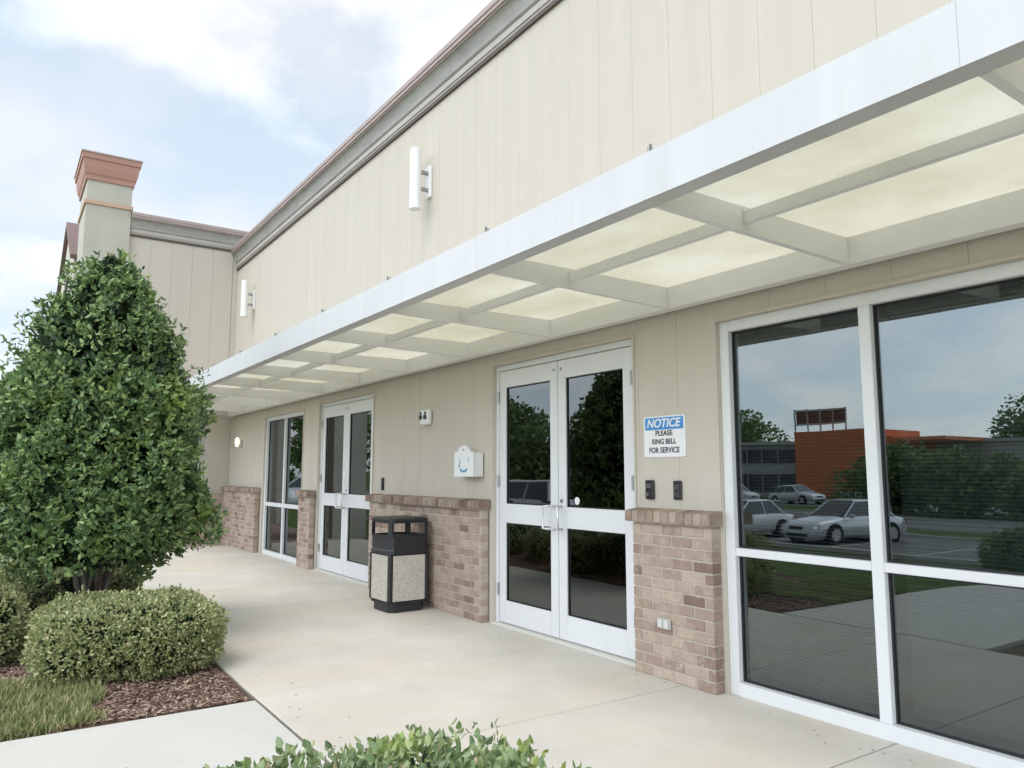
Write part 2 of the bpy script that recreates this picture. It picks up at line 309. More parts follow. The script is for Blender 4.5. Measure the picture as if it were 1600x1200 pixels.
# sidewalk slabs with real gaps between them
def slabs(name, m, xcuts, y0, y1, gap=0.010, z=0.0, zf=None, jitter=0):
    b = MB()
    for a, c in zip(xcuts[:-1], xcuts[1:]):
        b.chamfer(a+gap/2, c-gap/2, y0, y1, -0.12, z, 0.004)
    o = b.build(name, m); o['kind'] = 'structure'; return o
slabs('sidewalk', M['concrete'], [-15.55,-13.9,-12.4,-11.0,-9.6,-8.17,-6.42,-5.04,-3.66,-2.28,-0.9,0.5,1.9,3.3,4.7,6.1,7.5], -2.505, 0.03)
b = MB(); b.box(-15.5, 7.4, -2.52, 0.02, -0.1, -0.013); o = b.build('sidewalk_joints', M['joint']); o['kind'] = 'structure'
slabs('walkway', M['concrete2'], [-4.92,-3.02], -4.8, -2.528, z=0.0)
b = MB()
n_ = 12
for i in range(n_):
    ya = -4.81-(i)*1.1; yb = ya-1.09; za, zb = tz(0,ya)+0.045, tz(0,yb)+0.045
    b.add([(-4.92,ya,za),(-3.02,ya,za),(-3.02,yb,zb),(-4.92,yb,zb),(-4.92,ya,za-.12),(-3.02,ya,za-.12),(-3.02,yb,zb-.12),(-4.92,yb,zb-.12)],[(0,1,2,3),(0,4,5,1),(1,5,6,2),(2,6,7,3),(3,7,4,0)])
o = b.build('walkway_slope', M['concrete2']); o['kind'] = 'structure'
b = MB()   # brick apron under the porch
for i in range(12):
    for j in range(22):
        x = -17.9+i*0.2+(0.1 if j % 2 else 0); y = -2.2+j*0.1
        b.chamfer(x+0.003, x+0.197, y+0.003, y+0.097, -0.06, -0.002, 0.004)
o = b.build('brick_apron', M['brick']); o['kind'] = 'structure'
b = MB(); b.box(-30,-15.56,-2.5,0.0,-0.12,-0.03); o = b.build('porch_floor', M['paver']); o['kind'] = 'structure'
# planting bed
def bedz(x, y): return -0.012 + 0.018*math.sin(x*5.1+y*3)*math.sin(y*6.3-x*2) + 0.03*min(1, max(0,(-2.6-y)*1.4))*min(1,max(0,(-5.1-x)*1.5))
sheet('mulch_bed', M['soil'], -15.55, -4.93, -4.9, -2.53, 180, 50, bedz)
sheet('mulch_bed_right', M['soil'], -3.0, 4.0, -4.9, -2.53, 70, 30, lambda x,y: -0.02+0.01*math.sin(x*7)*math.sin(y*6))
# parking lot, grass strip, road
LZ = -1.075
sheet('parking_lot', M['asphalt'], -70, 40, -26, -18, 20, 4, lambda x,y: LZ+0.01)
sheet('driveway', M['asphalt'], -24, -17.2, -18.05, -5.6, 6, 30, lambda x,y: tz(x,y)+0.03)
b = MB(); b.box(-17.1, 40, -18.0, -17.85, LZ-0.1, LZ+0.14); b.box(-70, -24.1, -18.0, -17.85, LZ-0.1, LZ+0.14); b.box(-70,40,-26.15,-26,LZ-0.1,LZ+0.14)
o = b.build('kerb', M['concrete2']); o['kind'] = 'structure'
b = MB()
for i in range(22): x = -40+i*2.75; b.box(x-0.05,x+0.05,-23.2,-18.1,LZ+0.012,LZ+0.016)
o = b.build('parking_lines', M['roadline']); o['kind'] = 'structure'
sheet('road', M['asphalt'], -300, 300, -42, -31, 20, 3, lambda x,y: LZ+0.01)
b = MB()
for i in range(60): x = -140+i*4; b.box(x,x+1.6,-36.6,-36.45,LZ+0.012,LZ+0.016)
o = b.build('road_markings', M['roadline']); o['kind'] = 'structure'
sheet('far_parking_lot', M['asphalt'], -110, 30, -60, -47, 20, 3, lambda x,y: LZ+0.01)

# ------------------------------------------------------------------ the building
bld = thing('commercial_building', 'long beige panelled building with brick base, white framed doors and a corner tower', 'building', (-7,0,0))
def bp(mb, name, mats, parent=None, **k):
    """part in world coordinates below the building"""
    off = Vector((0,0,0)); p = parent or bld; q = p
    while q: off += Vector(q.location); q = q.parent
    mb.v = [(v[0]-off.x, v[1]-off.y, v[2]-off.z) for v in mb.v]
    return mb.build(name, mats, p, **k)
OPEN = [(-3.36,0.60,-1,2.40),(-6.12,-4.18,-1,2.42),(-10.90,-8.95,-1,2.42),(-13.67,-11.62,-1,2.38)]
WX0, WX1, WZ = -16.10, 6.0, 5.70
SP = 0.395
def cells(xcuts, zc=2.42):
    pass
b = MB()
cuts = sorted(set([WX0, WX1]+[round(-3.73+SP*k,4) for k in range(-31,25)]+[o_[0] for o_ in OPEN]+[o_[1] for o_ in OPEN]))
cuts = [c for c in cuts if WX0 <= c <= WX1]
grooves = set(round(-3.73+SP*k,4) for k in range(-31,25))
for a, c in zip(cuts[:-1], cuts[1:]):
    z0 = -0.1
    for (p,q,_,zt) in OPEN:
        if a >= p-1e-6 and c <= q+1e-6: z0 = zt
    # backing
    b.box(a, c, 0.0030, 0.22, z0, WZ)
    ga = 0.0011 if a in grooves else 0; gc = 0.0011 if c in grooves else 0
    b.box(a+ga, c-gc, 0.0, 0.0029, z0, WZ)
wall = bp(b, 'wall', M['siding'])
# rest of the shell
b = MB(); b.box(WX0, WX1, 0.23, 14, 5.45, 5.60); bp(b, 'roof', M['officegrey'])
b = MB(); b.box(WX0, WX1, 13.8, 14, -0.1, 5.44); b.box(WX1-0.2, WX1, 0.23, 13.79, -0.1, 5.44); bp(b, 'rear_wall', M['stucco'])
# interior
b = MB(); b.box(-15.9, 5.7, 0.25, 6.0, -0.1, 0.0); bp(b, 'interior_floor', M['intfloor'])
b = MB(); b.box(-15.9, 5.7, 6.0, 6.1, 0.0, 2.9); b.box(-15.9,5.7,0.25,6.0,2.9,3.0)
b.box(-3.9,-3.8,0.25,6.0,0,2.9); b.box(-8.2,-8.1,0.25,6.0,0,2.9); b.box(-16.0,-15.91,0.25,6.0,0,2.9); b.box(5.7,5.75,.25,6,0,2.9)
bp(b, 'interior_wall', M['interior'])
b = MB(); b.box(-6.6,-4.6,3.0,3.6,0,1.05); bp(b, 'reception_counter', mat('counter_wood',(0.12,0.05,0.03),0.5), bevel=0.01)

# trim boards round the openings, a touch proud of the siding
def trim(x0, x1, zt, w=0.022):
    b = MB(); b.box(x0-w, x0-0.004, -0.012, -0.001, 0.0, zt+w); b.box(x1+0.004, x1+w, -0.012, -0.001, 0.0, zt+w); b.box(x0-0.003, x1+0.003, -0.012, -0.001, zt+0.004, zt+w)
    bp(b, 'opening_trim', M['siding'])
for (p,q,_,zt) in OPEN: trim(p,q,zt)

# brick base panels built brick by brick
def wainscot(x0, x1, retl=True, retr=True, yb=-0.10, seed=0, xlim0=None):
    rnd = random.Random(seed); bk = MB(); mo = MB()
    mo.box(x0+0.006, x1-0.006, yb+0.006, -0.013, -0.02, 1.045); H_ = 0.0745; W_ = 0.192; g_ = 0.012
    zi = 0; z = 0.004
    while z+H_-g_ < 1.05:
        off = (0.5 if zi % 2 else 0.0)*W_; x = x0-off-rnd.random()*0.004
        while x < x1:
            a = max(x, x0); c = min(x+W_-g_, x1)
            if c-a > 0.03:
                j = rnd.uniform(-0.0015,0.0015)
                dep = -0.014 if (a < x0+0.001 or c > x1-0.001) else yb+0.045
                bk.chamfer(a, c, yb+j, dep, z, z+H_-g_, 0.004)
            x += W_
        z += H_; zi += 1
    o = bp(mo, 'brick_wainscot', M['mortar']); bp(bk, 'bricks', M['brick'], o)
    cp = MB(); x = x0-0.03; cw = 0.0725; ce = x1+0.03
    n = max(1, round((ce-x)/cw)); cw = (ce-x)/n
    for i in range(n):
        a = x+i*cw+0.004; c = x+(i+1)*cw-0.004; j = rnd.uniform(-0.002,0.002)
        poly = [(-0.013,1.145),(-0.013,1.052),(yb-0.045,1.052),(yb-0.048+j,1.060),(yb-0.048+j,1.122),(yb-0.040,1.13)]
        cp.prism(poly, 0, a, c)
    poly = [(-0.014,1.141),(-0.014,1.05),(yb-0.040,1.05),(yb-0.040,1.122)]
    mc = MB(); mc.prism(poly, 0, x+0.006, ce-0.006); bp(mc, 'cap_mortar', M['mortar'], o)
    bp(cp, 'brick_cap', M['brickcap'], o, bevel=0.003)
    return o
wainscot(-4.11, -3.375, seed=1)
wainscot(-8.80, -6.19, seed=2)
wainscot(-11.47, -10.97, seed=3)
wainscot(-16.10, -13.82, seed=4)
wainscot(1.2, 5.9, seed=5)

# cornices
def cornice(z0, e0, e1, along, base, nm, mirror=1):
    """along x (axis 0) projecting to -y, or along y projecting to +x"""
    def ex(poly):
        b = MB()
        if along == 0: b.prism([(base-o_, z0+z_) for o_, z_ in poly], 0, e0, e1)
        else: b.prism([(base+o_, z0+z_) for o_, z_ in poly], 1, e0, e1)
        return b
    dark = [(0.001,0.0),(0.028,0.0),(0.028,0.045),(0.001,0.045)]  # dark strip painted in for the shadow gap below the cornice
    band = [(0.001,0.046),(0.022,0.046),(0.022,0.075),(0.036,0.078),(0.036,0.150),(0.001,0.150)]
    cove = [(0.001,0.152),(0.046,0.152),(0.048,0.165)]
    for i in range(9):
        t = i/8*math.pi/2; cove.append((0.055+0.070*(1-math.cos(t)), 0.165+0.165*math.sin(t)))
    cove += [(0.001,0.330)]
    cop = [(0.001,0.332),(0.130,0.332),(0.130,0.350),(0.148,0.352),(0.148,0.392),(0.160,0.396),(0.160,0.452),(-0.20,0.470),(-0.20,0.44),(0.001,0.43)]
    o = bp(ex(cove), nm, M['cove']); bp(ex(dark), 'shadow_gap_strip', M['ventshadow'], o); bp(ex(band), 'lower_band', M['band'], o); bp(ex(cop), 'coping', M['coping'], o)
    return o
cornice(5.63, -16.08, 6.0, 0, 0.0, 'cornice')
# wing with its higher parapet, lintel open to the porch below
b = MB()
yc = [-2.08, -1.69, -1.29, -0.9, -0.5, -0.1]
pr = -2.08
for yy in [-1.69,-1.29,-0.9,-0.5,-0.105]:
    b.box(-16.14, -16.101, pr+0.0015, yy-0.0015, 3.34, 6.02); pr = yy
b.box(-16.40, -16.145, -2.08, -0.10, 3.34, 6.02)
b.box(-16.40, -16.11, -0.099, 3.0, 3.34, 6.02)
wing = bp(b, 'wing_wall', M['siding'])
cornice(6.02, -2.075, 3.0, 1, -16.105, 'wing_cornice')
b = MB(); b.box(-22.0, -16.41, -2.6, 2.9, 5.8, 5.95); bp(b, 'wing_roof', M['officegrey'])
b = MB(); b.box(-22.0, -16.105, -2.06, -0.101, 3.30, 3.339); bp(b, 'porch_soffit', mat('soffit_brown',(0.16,0.12,0.10),0.8))
# pier between porch and main wall
b = MB(); b.box(-16.95, -16.125, -0.44, 0.2, 1.02, 3.339); bp(b, 'porch_pier', M['stucco'])
mo = MB(); mo.box(-17.0, -16.07, -0.60, 0.2, -0.02, 1.0); o = bp(mo, 'pier_base', M['mortar'])
bk = MB(); rnd = random.Random(9)
for zi in range(13):
    z = 0.004+zi*0.0745
    for k in range(5):
        y = -0.61 + k*0.205 - (0.1 if zi % 2 else 0)
        a, c = max(y,-0.612), min(y+0.195,-0.115)
        if c-a > 0.03: bk.chamfer(-16.12, -16.062+rnd.uniform(-.001,.001), a, c, z, z+0.064, 0.004)
    for k in range(5):
        x = -17.0+k*0.205-(0.1 if zi % 2 else 0); a, c = max(x,-17.0), min(x+0.195,-16.13)
        if c-a > 0.03: bk.chamfer(a, c, -0.612, -0.56, z, z+0.064, 0.004)
bp(bk, 'bricks', M['brick'], o)
b = MB(); b.box(-17.04,-16.03,-0.64,-0.012,1.0,1.018); bp(b,'pier_ledge',M['band'],o)
# porch rear: white posts and a low wall beyond
b = MB()
for (x,y) in ((-21.8,-1.45),(-21.8,-0.95),(-21.8,-0.2)): b.box(x-0.09,x+0.09,y-0.09,y+0.09,0,3.3)
bp(b, 'porch_post', M['white'])
b = MB(); b.box(-22.0,-21.5,0.0,0.25,0,3.299); b.box(-17.5,-17.0,0.0,0.25,0,3.299); b.box(-21.499,-17.501,0.0,0.25,2.6,3.299); b.box(-21.499,-17.501,0.4,0.45,0,2.599); bp(b, 'porch_wall', M['siding'])
# corner tower
b = MB(); b.box(-17.45, -16.02, -2.86, -2.085, -0.05, 7.02); tower = bp(b, 'tower', M['stucco'])
b = MB(); b.box(-17.48,-15.99,-2.89,-2.055,6.50,6.585); bp(b, 'tower_band', M['tanband'], tower, bevel=0.01)
b = MB()
def ring(o_, z): return [(-17.45-o_, -2.86-o_, z), (-16.02+o_, -2.86-o_, z), (-16.02+o_, -2.085+o_, z), (-17.45-o_, -2.085+o_, z)]
prof = [(0.0,6.98),(0.03,6.98),(0.035,7.06),(0.06,7.10),(0.085,7.22),(0.095,7.33),(0.095,7.36),(0.12,7.37),(0.125,7.47)]
vs = []; fs = []
for o_, z in prof: vs += ring(o_, z)
for i in range(len(prof)-1):
    for k in range(4): fs.append((i*4+k, i*4+(k+1)%4, (i+1)*4+(k+1)%4, (i+1)*4+k))
fs += [(3,2,1,0), tuple((len(prof)-1)*4+k for k in range(4))]
b.add(vs, fs); bp(b, 'tower_cap', M['terracotta'], tower)
b = MB(); b.box(-17.59,-15.88,-3.0,-1.945,7.472,7.50); bp(b, 'cap_flashing', M['coping'], tower)
# front gable beyond the tower
b = MB(); b.prism([(-17.5,3.35),(-17.5,5.75),(-19.6,7.0),(-22.6,5.3),(-22.6,3.35)], 1, -2.90, -2.62); b.box(-22.6,-21.9,-2.9,-2.62,-0.05,3.349)
gab = bp(b, 'gable_wall', M['siding'])
b = MB()
for (p,q) in (((-17.46,5.75),(-19.6,7.02)),((-19.6,7.02),(-22.7,5.28))):
    d = Vector((q[0]-p[0], q[1]-p[1])).normalized(); n = Vector((-d.y,d.x)); n = n if n.y > 0 else -n
    b.prism([p, q, (q[0]+n.x*0.10,q[1]+n.y*0.10),(p[0]+n.x*0.10,p[1]+n.y*0.10)], 1, -2.98, -2.60)
bp(b, 'gable_coping', mat('gable_trim',(0.20,0.13,0.115),0.6), gab)
b = MB(); b.tube([(-19.2,-2.935,5.7),(-19.2,-2.905,5.7)], 0.33, 24); bp(b, 'round_vent', M['ventshadow'], gab)

# --------- windows
def window(xs_, z0, zt, rails, fw, mw, name_glass, blinds=None, yf=0.02, yb=0.12):
    x0, x1 = xs_[0], xs_[-1]; f = MB()
    f.box(x0, x0+fw, yf, yb, z0, zt); f.box(x1-fw, x1, yf, yb, z0, zt)
    f.box(x0+fw, x1-fw, yf, yb, zt-fw, zt); f.box(x0+fw, x1-fw, yf-0.012, yb, z0, z0+fw*1.15)
    for m_ in xs_[1:-1]: f.box(m_-mw/2, m_+mw/2, yf+0.002, yb-0.002, z0+fw*1.15, zt-fw)
    edges = [x0+fw]+[v for m_ in xs_[1:-1] for v in (m_-mw/2, m_+mw/2)]+[x1-fw]
    pairs = [(edges[i],edges[i+1]) for i in range(0,len(edges),2)]
    zs = [z0+fw*1.15]+[v for r_ in rails for v in r_]+[zt-fw]
    zp = [(zs[i],zs[i+1]) for i in range(0,len(zs),2)]
    for (a,c) in pairs:
        for (r0,r1) in rails: f.box(a, c, yf+0.004, yb-0.004, r0, r1)
    w = bp(f, 'window', M['alum'], bevel=0.003)
    gk = MB()
    for (a,c) in pairs:
        for (s0,s1) in zp:
            p = MB(); p.box(a+0.004, c-0.004, 0.068, 0.076, s0+0.004, s1-0.004); bp(p, 'pane', name_glass, w)
            t = 0.012
            gk.box(a+0.0005,a+t,0.058,0.067,s0+0.0005,s1-0.0005); gk.box(c-t,c-0.0005,0.058,0.067,s0+0.0005,s1-0.0005); gk.box(a+t,c-t,0.058,0.067,s0+0.0005,s0+t); gk.box(a+t,c-t,0.058,0.067,s1-t,s1-0.0005)
    bp(gk, 'gasket', M['rubber'], w)
    if blinds:
        for i,(a,c) in enumerate(pairs):
            s = MB(); z = z0+0.12; tl_ = blinds[i % len(blinds)]; h = 0.0105
            while z < zt-0.1:
                ca, sa = math.cos(tl_)*0.0115, math.sin(tl_)*0.0115
                s.add([(a+0.02,0.20-ca,z-sa),(c-0.02,0.20-ca,z-sa),(c-0.02,0.20+ca,z+sa),(a+0.02,0.20+ca,z+sa)], [(0,1,2,3)]); z += 0.0215
            s.box(a+0.01,c-0.01,0.18,0.22,zt-0.1,zt-0.06)
            bp(s, 'blind', M['blind'], w)
    return w
window([-3.36,-2.335,-1.335,-0.335,0.60], 0.0, 2.40, [(0.865,0.915)], 0.072, 0.07, M['glass'], blinds=[R(20),R(48),R(48),R(48)])
window([-13.67,-12.62,-11.62], 0.0, 2.38, [(0.83,0.895)], 0.065, 0.065, M['glass'])

window([-21.5,-20.2,-18.85,-17.5], 0.0, 2.59, [(0.83,0.895)], 0.08, 0.09, M['glass'])
# --------- double doors
def doors(x0, x1, zt):
    cx = (x0+x1)/2-0.01; fw = 0.05; yf, yb = 0.025, 0.13
    f = MB(); f.box(x0, x0+fw, yf, yb, 0.0, zt); f.box(x1-fw, x1, yf, yb, 0.0, zt); f.box(x0+fw, x1-fw, yf, yb, zt-0.05, zt)
    d = bp(f, 'double_door', M['alum'], bevel=0.003)
    t = MB(); t.prism([(-0.03,0.001),(-0.01,0.018),(0.10,0.018),(0.14,0.001)], 0, x0+0.0, x1-0.0); bp(t, 'threshold', M['concrete2'], d)
    for s in (-1,1):
        a, c = (x0+fw+0.004, cx-0.004) if s < 0 else (cx+0.004, x1-fw-0.004)
        y0, y1 = 0.034, 0.08; zb, ztop = 0.025, zt-0.056
        stO, stC = 0.10, 0.105
        ga, gc = (a+stO, c-stC) if s < 0 else (a+stC, c-stO)
        l = MB(); l.box(a, ga, y0, y1, zb, ztop); l.box(gc, c, y0, y1, zb, ztop)
        for (r0,r1) in ((zb,0.225),(0.935,1.11),(2.205,ztop)): l.box(ga, gc, y0, y1, r0, r1)
        leaf = bp(l, 'door_leaf', M['alum'], d, bevel=0.002)
        for (r0,r1) in ((0.225,0.935),(1.11,2.205)):
            p = MB(); p.box(ga+0.002, gc-0.002, 0.055, 0.061, r0+0.002, r1-0.002); bp(p, 'pane', M['doorglass'], d)
            k = MB(); q = 0.010
            k.box(ga+.0005,ga+q,0.046,0.054,r0+.0005,r1-.0005); k.box(gc-q,gc-.0005,0.046,0.054,r0+.0005,r1-.0005); k.box(ga+q,gc-q,0.046,0.054,r0+.0005,r0+q); k.box(ga+q,gc-q,0.046,0.054,r1-q,r1-.0005)
            bp(k, 'gasket', M['rubber'], d)
        hx = (x0+fw-0.004) if s < 0 else (x1-fw+0.004)
        for hz_ in (0.32,1.32,2.12):
            h = MB(); h.tube([(hx,0.022,hz_-0.055),(hx,0.022,hz_+0.055)], 0.011, 10); bp(h, 'hinge', M['grey'], d, smooth=False)
        px = (c-0.045) if s < 0 else (a+0.045)
        h = MB(); q = -s*0 ; ox = px + (-0.055 if s < 0 else 0.055)
        h.tube([(px,0.034,1.115),(px,-0.045,1.115),(ox,-0.055,1.112),(ox,-0.055,1.02),(ox,-0.055,0.928),(px,-0.045,0.925),(px,0.034,0.925)], 0.011, 10)
        bp(h, 'pull_handle', M['handle'], d, smooth=True)
        s_ = MB(); s_.tube([(px,0.028,2.29),(px,0.034,2.29)], 0.012, 12); bp(s_, 'closer_bolt', M['grey'], d)
    k = MB(); k.tube([(cx+0.05,0.026,1.16),(cx+0.05,0.034,1.16)], 0.016, 14); bp(k,'lock_cylinder',M['grey'],d)
    return d
d1 = doors(-6.12, -4.18, 2.42)
d2 = doors(-10.90, -8.95, 2.42)
s_ = MB(); s_.tube([(-4.93,0.0525,1.165),(-4.93,0.0545,1.165)], 0.032, 20); bp(s_, 'round_sticker', M['signwhite'], d1)

# ------------------------------------------------------------------ canopy
can = thing('entrance_canopy', 'long white flat metal canopy with cream translucent panels along the beige wall', 'canopy', (-7,-0.06,2.55))
CX0, CX1 = -16.0, 3.0
b = MB(); b.box(CX0, CX1, -1.665, -1.645, 2.586, 2.798); b.box(CX0, CX1, -1.6445, -1.565, 2.586, 2.596); b.box(CX0, CX1, -1.6445, -1.59, 2.788, 2.798)
b.box(CX0-0.02, CX0-0.001, -1.66, -0.05, 2.57, 2.80)
fa = bp(b, 'fascia', M['fascia'], can)
for x in (-14.73,-12.0,-9.2,-6.475,-3.745,-1.0,1.75):
    b = MB(); b.box(x-0.001, x+0.001, -1.6656, -1.6650, 2.588, 2.796); bp(b, 'fascia_joint', M['grey'], fa)
b = MB(); b.box(CX0, CX1, -0.10, -0.085, 2.545, 2.70); b.box(CX0, CX1, -0.0845, -0.014, 2.545, 2.557); b.box(CX0,CX1,-0.0845,-0.014,2.688,2.70); bp(b, 'wall_beam', M['white'], can)
bx = [-2.35+1.375*k for k in range(-9,4)]
bx = [x for x in bx if x > CX0+0.3]
for x in bx:
    b = MB(); b.prism([(-1.5645,2.5845),(-0.101,2.550),(-0.101,2.6985),(-1.5645,2.6985)], 0, x-0.018, x+0.018); bp(b, 'cross_beam', M['white'], can)
    b = MB(); b.box(x+0.0185, x+0.022, -0.995, -0.945, 2.59, 2.69); bp(b,'purlin_bracket', M['white'], can)
    b = MB(); b.box(x-0.03,x+0.03,-1.63,-1.55,2.799,2.806); b.tube([(x,-1.6,2.803),(x,-1.6,2.855)],0.012,8); b.tube([(x-0.02,-1.56,2.803),(x-0.04,-1.54,2.87)],0.007,6); b.tube([(x+0.02,-1.62,2.803),(x+0.035,-1.63,2.85)],0.007,6)
    bp(b,'hold_down_clip', M['grey'], can)
ed = [CX0]+bx+[CX1]
for a, c in zip(ed[:-1], ed[1:]):
    b = MB(); b.box(a+0.0225, c-0.0185, -0.99, -0.953, 2.612, 2.672); bp(b, 'purlin', M['white'], can)
    b = MB(); b.box(a+0.003, c-0.003, -1.635, -0.02, 2.702, 2.708); bp(b, 'roof_panel', M['panel'], can)

# ------------------------------------------------------------------ wall lamps (upper wall)
def wall_lamp(x, lab):
    t = thing('wall_lamp', lab, 'wall lamp', (x,0,4.74), group='white cylinder lamps high on the beige wall')
    b = MB(); n = 20
    prof = [(0.0,-0.37),(0.06,-0.37),(0.066,-0.355),(0.066,0.355),(0.06,0.37),(0.0,0.37)]
    b.tube([(0,-0.19,-0.36),(0,-0.19,-0.352),(0,-0.19,0.352),(0,-0.19,0.36)], [0.058,0.066,0.066,0.058], 20); b.build('tube_shade', M['lampwhite'], t, smooth=False)
    b = MB(); b.chamfer(-0.055,0.055,-0.035,-0.001,-0.19,0.19,0.006); b.build('back_plate', M['lampwhite'], t)
    for z in (-0.1,0.1):
        b = MB(); b.box(-0.02,0.02,-0.135,-0.034,z-0.02,z+0.02); b.build('bracket_arm', M['grey'], t, bevel=0.004)
    return t
wall_lamp(-7.50, 'nearer white cylinder lamp on the upper wall, above the space between both door pairs')
wall_lamp(-14.72, 'farther white cylinder lamp on the upper wall, close to the inner corner')

# ------------------------------------------------------------------ text helper
def text_mesh(name, body, size, m, parent, loc, shear=0.0, bold=0.0, sx=1.0, width=None, align='CENTER'):
    cu = bpy.data.curves.new(name, 'FONT'); cu.body = body; cu.size = size; cu.shear = shear; cu.offset = bold; cu.extrude = 0.0006; cu.align_x = align; cu.align_y = 'CENTER'
    o = bpy.data.objects.new(name+'_tmp', cu); C.objects.link(o); bpy.context.view_layer.update()
    me = bpy.data.meshes.new_from_object(o.evaluated_get(bpy.context.evaluated_depsgraph_get())); bpy.data.objects.remove(o)
    if width:
        xs_ = [v.co.x for v in me.vertices]; cxx = (max(xs_)+min(xs_))/2; k = width/(max(xs_)-min(xs_))
        for v in me.vertices: v.co.x = (v.co.x-cxx)*k
    me.materials.clear(); me.materials.append(m)
    r = bpy.data.objects.new(name, me); C.objects.link(r); r.parent = parent; r.location = loc; r.rotation_euler = (R(90),0,0)
    return r
# ------------------------------------------------------------------ sign
t = thing('notice_sign', 'white rectangular NOTICE sign with blue header asking to ring the bell for service', 'sign', (-3.865,-0.004,1.655))
b = MB()
def rrect(w, h, r, n=6):
    pts = []
    for (cx_,cz_,a0) in ((w/2-r,h/2-r,0),(-w/2+r,h/2-r,90),(-w/2+r,-h/2+r,180),(w/2-r,-h/2+r,270)):
        for i in range(n+1): a = R(a0+90*i/n); pts.append((cx_+r*math.cos(a), cz_+r*math.sin(a)))
    return pts
b.prism(rrect(0.405,0.295,0.015), 1, -0.004, 0.003); b.build('plate', M['signwhite'], t)
b = MB(); b.prism([(x,z+0.093) for x,z in rrect(0.375,0.088,0.008)], 1, -0.0052, -0.0042); b.build('header', M['signblue'], t)
text_mesh('lettering', 'NOTICE', 0.085, M['signwhite'], t, (0,-0.0060,0.093), shear=0.25, bold=0.0022, width=0.335)
text_mesh('lettering', 'PLEASE', 0.052, M['signblack'], t, (0,-0.0050,0.022), bold=0.0012, width=0.165)
text_mesh('lettering', 'RING BELL', 0.052, M['signblack'], t, (0,-0.0050,-0.038), bold=0.0012, width=0.235)
text_mesh('lettering', 'FOR SERVICE', 0.056, M['signblack'], t, (0,-0.0050,-0.100), bold=0.0012, width=0.295)

# ------------------------------------------------------------------ door bell and key pad
t = thing('door_keypad', 'small black keypad lock with a shiny knob beside the near doors, left of the pair', 'keypad', (-4.01,-0.001,1.275))
b = MB(); b.chamfer(-0.038,0.038,-0.028,0,-0.068,0.068,0.006); b.build('housing', M['keypad'], t)
b = MB()
for i in range(3):
    for j in range(2): b.box(-0.02+i*0.015,-0.010+i*0.015,-0.0305,-0.0285,0.012+j*0.018,0.024+j*0.018)
b.build('keys', M['grey'], t)
b = MB(); b.tube([(-0.012,-0.029,-0.035),(-0.012,-0.048,-0.035)],[0.016,0.013],14); b.build('knob', M['grey'], t)
t = thing('door_bell', 'small plain black bell plate beside the near doors, right of the pair', 'door bell', (-3.745,-0.001,1.275))
b = MB(); b.chamfer(-0.038,0.038,-0.018,0,-0.066,0.066,0.006); b.build('housing', M['keypad'], t)
b = MB(); b.box(-0.026,0.026,-0.021,-0.0185,-0.048,0.042); b.build('face_plate', mat('slate_face',(0.06,0.055,0.06),0.5), t)
b = MB(); b.tube([(0,-0.0215,-0.005),(0,-0.026,-0.005)],0.010,14); b.build('button', M['keypad'], t)
t = thing('card_reader', 'narrow black card reader on the wall beside the far doors', 'card reader', (-8.62,-0.001,1.265))
b = MB(); b.chamfer(-0.024,0.024,-0.022,0,-0.075,0.075,0.005); b.build('housing', M['keypad'], t)
b = MB(); b.box(-0.006,0.006,-0.0245,-0.0225,0.035,0.045); b.build('indicator', M['grey'], t)
# outlet on brick
t = thing('outdoor_outlet', 'grey weatherproof power outlet low on the brick pier', 'outlet', (-3.80,-0.1015,0.375))
b = MB(); b.chamfer(-0.058,0.058,-0.022,0,-0.036,0.036,0.005); b.build('cover', mat('outlet_grey',(0.5,0.5,0.48),0.4,metal=0.3), t)
for x in (-0.027,0.027):
    b = MB(); b.chamfer(x-0.022,x+0.022,-0.031,-0.0225,-0.028,0.028,0.003); b.build('flap', mat('outlet_flap',(0.6,0.6,0.58),0.4), t)
# ------------------------------------------------------------------ mail / drop box
t = thing('mail_box', 'white wall mounted drop box with arched top and blue mark left of the near doors', 'mail box', (-6.47,-0.002,1.36))
b = MB(); b.chamfer(-0.18,0.18,-0.118,-0.013,0.0,0.235,0.004); b.build('box', M['signwhite'], t)
pts = [(-0.185,0.0),(0.185,0.0),(0.185,0.235),(0.165,0.245)]
for i in range(9):
    a = R(20+140*i/8); pts.append((0.125*math.cos(a), 0.215+0.092*math.sin(a)))
pts += [(-0.165,0.245),(-0.185,0.235)]
b = MB(); b.prism(pts, 1, -0.130, -0.1185); b.build('front_panel', M['signwhite'], t)
b = MB(); b.tube([(0.0,-0.1305,0.263),(0.0,-0.134,0.263)], 0.011, 12); b.build('lock', M['grey'], t)
b = MB(); arc = []
for i in range(13):
    a = R(205+130*i/12); arc.append((0.0+0.082*math.cos(a), 0.085+0.045*math.sin(a)))
inn = [(x*0.78, z+0.022) for x,z in arc[::-1]]
b.prism(arc+inn, 1, -0.1318, -0.1302)
b.prism([(-0.105,0.095),(-0.075,0.085),(-0.06,0.13),(-0.075,0.175),(-0.09,0.175),(-0.08,0.13)], 1, -0.1316, -0.1302, 1)
b.prism([(0.085,0.135),(0.10,0.145),(0.102,0.19),(0.09,0.2)], 1, -0.1316, -0.1302, 1)
b.build('printed_mark', [M['logoblue'], mat('logo_grey',(0.35,0.4,0.42),0.5)], t)
